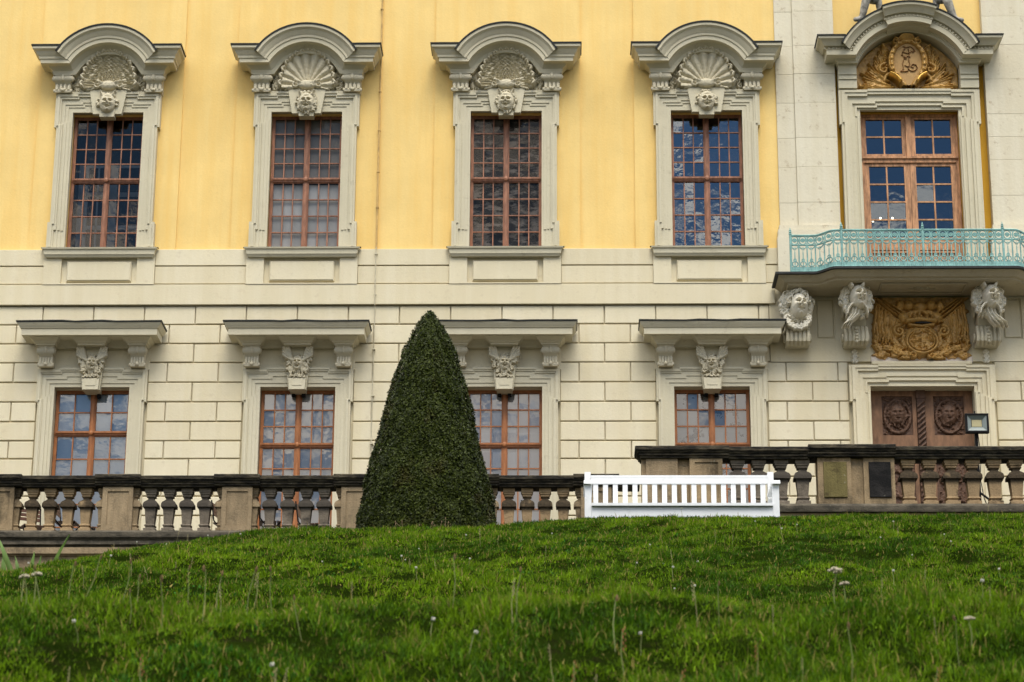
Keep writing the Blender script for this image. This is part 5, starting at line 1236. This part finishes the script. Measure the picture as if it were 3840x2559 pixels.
strew(flower('clover_flower', .085, .0016, 'w', 'tiny white clover flower in the grass of the bank', 'white clover flowers', 'flower'),
      [(rnd.uniform(30, 2320), rnd.choice((rnd.uniform(15, 22.5),)*5+(rnd.uniform(7, 9.2),))) for k in range(36)]+[(1275, 20), (1530, 17), (2190, 19.5), (2120, 18), (1810, 19.8)])
strew(flower('plantain_stalk', .16, .0014, 'b', 'thin stalk with a dark brown plantain seed head in the grass', 'brown plantain stalks', 'plant'),
      [(140, 8.8), (175, 8.9), (262, 8.9), (285, 8.6), (300, 8.9), (360, 8.4), (420, 8.9), (490, 9), (560, 8.8), (620, 8.7), (690, 8.3), (75, 8.7), (40, 8.4), (1190, 8.5), (1420, 8.2), (1660, 8.6), (1960, 7.8), (2210, 8.1), (455, 8.5), (1040, 8.8)])
strew(flower('dry_grass_stalk', .17, .0009, 's', 'pale dry grass stalk standing above the lawn', 'dry grass stalks', 'plant'),
      [(rnd.uniform(10, 2340), rnd.choice((rnd.uniform(7, 9.3), rnd.uniform(15, 22.8), rnd.uniform(15, 22.8)))) for k in range(64)], .45, 1.05)
strew(flower('dock_stalk', .13, .0013, 'r', 'short rusty dock stalk in the near grass', 'rusty dock stalks', 'plant'), [(1310, 7.4), (1560, 7.2), (1890, 7.0), (2150, 7.3), (1740, 7.6), (330, 7.5), (980, 7.4), (1440, 7.9)])
def one_fluff(px, d, s_, label):
    o = flower('yarrow_flower', .12, .0022, 'f', label, 'pale yarrow heads', 'flower'); x, y = pix(px, 0, d); o.location = (x, y, zg(x, y)); o.scale = (s_,)*3; o.rotation_euler = (0, -.1, rnd.uniform(0, 6))
one_fluff(1930, 8.95, 1.15, 'large pale fluffy flower head, the biggest in the near grass'); one_fluff(1952, 9.0, .8, 'small fluffy flower head just beside the biggest one'); 
one_fluff(28, 9.0, .95, 'cluster-like pale yarrow head at the edge of the bank near the sword leaves'); one_fluff(58, 9.05, .95, 'pale yarrow head close to the sword-leaved plant, nearer the lawn middle')
one_fluff(2240, 8.3, .8, 'pale yarrow head alone in a dark hollow of the near grass')
# sword-leaved plant at the left end of the bank
M_SWORD = simple('sword_leaf', (.10, .17, .03), .5, 0, .25, 6, .3, (1, 1, .3))
ip = tag(empty('sword_leaf_plant', (-1.72, -27.0, 6.45)), 'clump of long sword-shaped leaves in front of the terrace wall', 'plant')
for (x0, x1, h_, w_) in ((.17, .39, .56, .022), (-.12, -.33, .55, .03), (-.22, -.26, .36, .03), (-.05, -.14, .34, .025), (.02, .05, .38, .026), (.08, .12, .34, .02), (-.3, -.42, .42, .024), (.2, .24, .25, .018)):
    b = MB(); n = 7
    for k in range(n+1):
        t_ = k/n; x = x0+(x1-x0)*t_**1.3; z = h_*t_; w2 = w_*(1-t_**3)*(.7+.3*min(1, t_*4))+.001
        b.v += [(x-w2, .02*math.sin(k), z), (x, -.012, z+.004), (x+w2, .02*math.sin(k)+.01, z)]
    for k in range(n):
        for a in range(2): b.f.append((3*k+a, 3*k+a+1, 3*k+4+a, 3*k+3+a))
    b.build('leaf', M_SWORD, ip, smooth=60)

# ================================================================== CLIPPED YEW
def yew():
    mt = bpy.data.materials.new('yew_foliage'); mt.use_nodes = True; t = mt.node_tree; t.nodes.clear()
    o = N(t, 'ShaderNodeOutputMaterial'); p = N(t, 'ShaderNodeBsdfPrincipled'); g = N(t, 'ShaderNodeNewGeometry')
    c = mixc(t, g.outputs['Random Per Island'], (.007, .012, .002), (.046, .060, .006))
    nb = noise(t, world_pos(t, (1, 1, 1)), 2.2, 6, .6, .56, .74); c = mixc(t, nb, c, (.080, .045, .018), amt=.5)
    L(t, c, p.inputs['Base Color']); p.inputs['Roughness'].default_value = .5; p.inputs['Specular IOR Level'].default_value = .1
    L(t, p.outputs[0], o.inputs[0])
    cx, cy, zb = 2.144, -26.0, 7.20
    ZP = [7.0, 7.36, 7.7, 8.07, 8.5, 8.92, 9.2, 9.37, 9.5, 9.58, 9.66]; RP = [.73, .712, .655, .565, .47, .362, .272, .195, .130, .08, .02]
    n = 125000; zz = 7.0+2.66*npr.random(n*2); rr = np.interp(zz, ZP, RP); keep = npr.random(n*2) < (rr+.03)/.75; zz, rr = zz[keep][:n], rr[keep][:n]; n = len(zz)
    th = npr.random(n)*6.283
    lump = .012*vnoise(th*3, zz*6, 1.6, 31)+.010*vnoise(th*9, zz*14, 1.5, 32)+.012*np.sin(th*11+zz*4)*np.sin(zz*9+th*3)
    lump = lump-.035*(npr.random(n) < .12)
    R_ = rr+lump+npr.normal(0, .008, n)-.010
    P = np.stack([cx+R_*np.cos(th), cy+R_*np.sin(th), zz], -1)
    nrm = np.stack([np.cos(th), np.sin(th), np.full(n, .35)], -1); nrm += npr.normal(0, .55, (n, 3)); nrm /= np.linalg.norm(nrm, axis=1)[:, None]
    dr = np.stack([np.cos(th), np.sin(th), np.full(n, .8)], -1)+npr.normal(0, .7, (n, 3)); dr -= nrm*(dr*nrm).sum(1)[:, None]; dr /= np.linalg.norm(dr, axis=1)[:, None]+1e-9; sd_ = np.cross(nrm, dr)
    ln_ = (.015+.017*npr.random(n))[:, None]; w_ = ln_*.32
    V = np.stack([P-dr*ln_*.4, P+sd_*w_, P+dr*ln_*.6, P-sd_*w_], 1).reshape(-1, 3)
    # dark woody core inside the shell of leaves
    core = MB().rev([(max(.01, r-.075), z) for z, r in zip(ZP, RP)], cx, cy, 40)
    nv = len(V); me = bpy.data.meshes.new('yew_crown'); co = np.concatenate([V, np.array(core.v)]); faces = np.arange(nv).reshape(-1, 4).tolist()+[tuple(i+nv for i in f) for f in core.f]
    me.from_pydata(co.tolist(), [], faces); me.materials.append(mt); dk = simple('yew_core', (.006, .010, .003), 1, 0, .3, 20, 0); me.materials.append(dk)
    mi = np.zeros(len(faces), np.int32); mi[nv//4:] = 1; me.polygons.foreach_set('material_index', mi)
    root = tag(empty('clipped_yew', (cx, cy, zb-.25)), 'dark green yew clipped to a tall pointed cone on the grass crest', 'tree')
    o = bpy.data.objects.new('crown', me); C.objects.link(o); o.parent = root; o.matrix_parent_inverse = Matrix.Translation(-root.location)
    child(root, MB().tube([(cx, cy, 6.7), (cx, cy, 7.3)], [.09, .07], 10), 'trunk', M_CHAIR)
yew()
M_TWIG = simple('dry_weed_stalk', (.16, .11, .06), .9, 0, .3, 12)
wp = None
for k in range(16):
    x = rnd.uniform(1.75, 2.5); hh = rnd.uniform(.09, .24); b = MB().tube([(0, 0, -.05), (rnd.gauss(0, .02), 0, hh*.6), (rnd.gauss(0, .05), 0, hh)], [.004, .003, .002], 4)
    b.ell((0+b.v[-1][0], 0, hh), (.006, .006, .012), 5, 4)
    o = b.build('dry_weed', M_TWIG); o.location = (x, -26.95, zg(x, -26.95)); tag(o, 'thin dry brown weed stalk against the foot of the clipped yew', 'plant', 'dry weeds at the foot of the yew')

# ================================================================== WHITE BENCH
bn = tag(empty('garden_bench', (4.73, -26.5, 6.93)), 'white painted garden bench with upright back slats on the grass crest', 'bench')
zg0 = 6.90
def bpart(b, name): return child(bn, b, name, M_WHITE, smooth=0, recalc=False)
XL, XR = 3.772, 5.705
def bar(x0, x1, y0, y1, z0, z1): return MB().box(x0, x1, y0, y1, z0, z1)
for x0 in (XL, XR-.062):
    b = MB(); b.v = []; pts = [(-26.27, zg0), (-26.21, zg0), (-26.20, 7.30), (-26.175, 7.835), (-26.225, 7.845), (-26.27, 7.35)]; b.prismx(pts, x0, x0+.062); bpart(b, 'back_leg')
    bpart(MB().box(x0-.002, x0+.064, -26.80, -26.74, zg0, 7.565), 'front_leg')
    b = MB(); b.prismx([(-26.84, 7.567), (-26.83, 7.60), (-26.79, 7.612), (-26.28, 7.60), (-26.28, 7.565), (-26.76, 7.57)], x0-.012, x0+.074); bpart(b, 'armrest')
bpart(bar(XL+.063, XR-.063, -26.262, -26.222, 7.712, 7.79).box(XL+.063, XR-.063, -26.264, -26.22, 7.775, 7.80), 'top_rail'); bpart(bar(XL+.063, XR-.063, -26.27, -26.225, 7.43, 7.49), 'bottom_rail')
n = 18; w_ = .050; x0 = XL+.063; sp = (XR-XL-.126)/n
for k in range(n):
    xc = x0+sp*(k+.5); bpart(bar(xc-w_/2, xc+w_/2, -26.252, -26.234, 7.491, 7.711), 'back_slat')
b = MB()
for k in range(6): b.box(XL+.066, XR-.066, -26.835+.096*k, -26.75+.096*k, 7.342, 7.37)
bpart(b, 'seat'); bpart(bar(XL+.066, XR-.066, -26.80, -26.775, 7.185, 7.331), 'apron'); bpart(bar(XL+.066, XR-.066, -26.76, -26.73, 7.10, 7.18), 'stretcher')
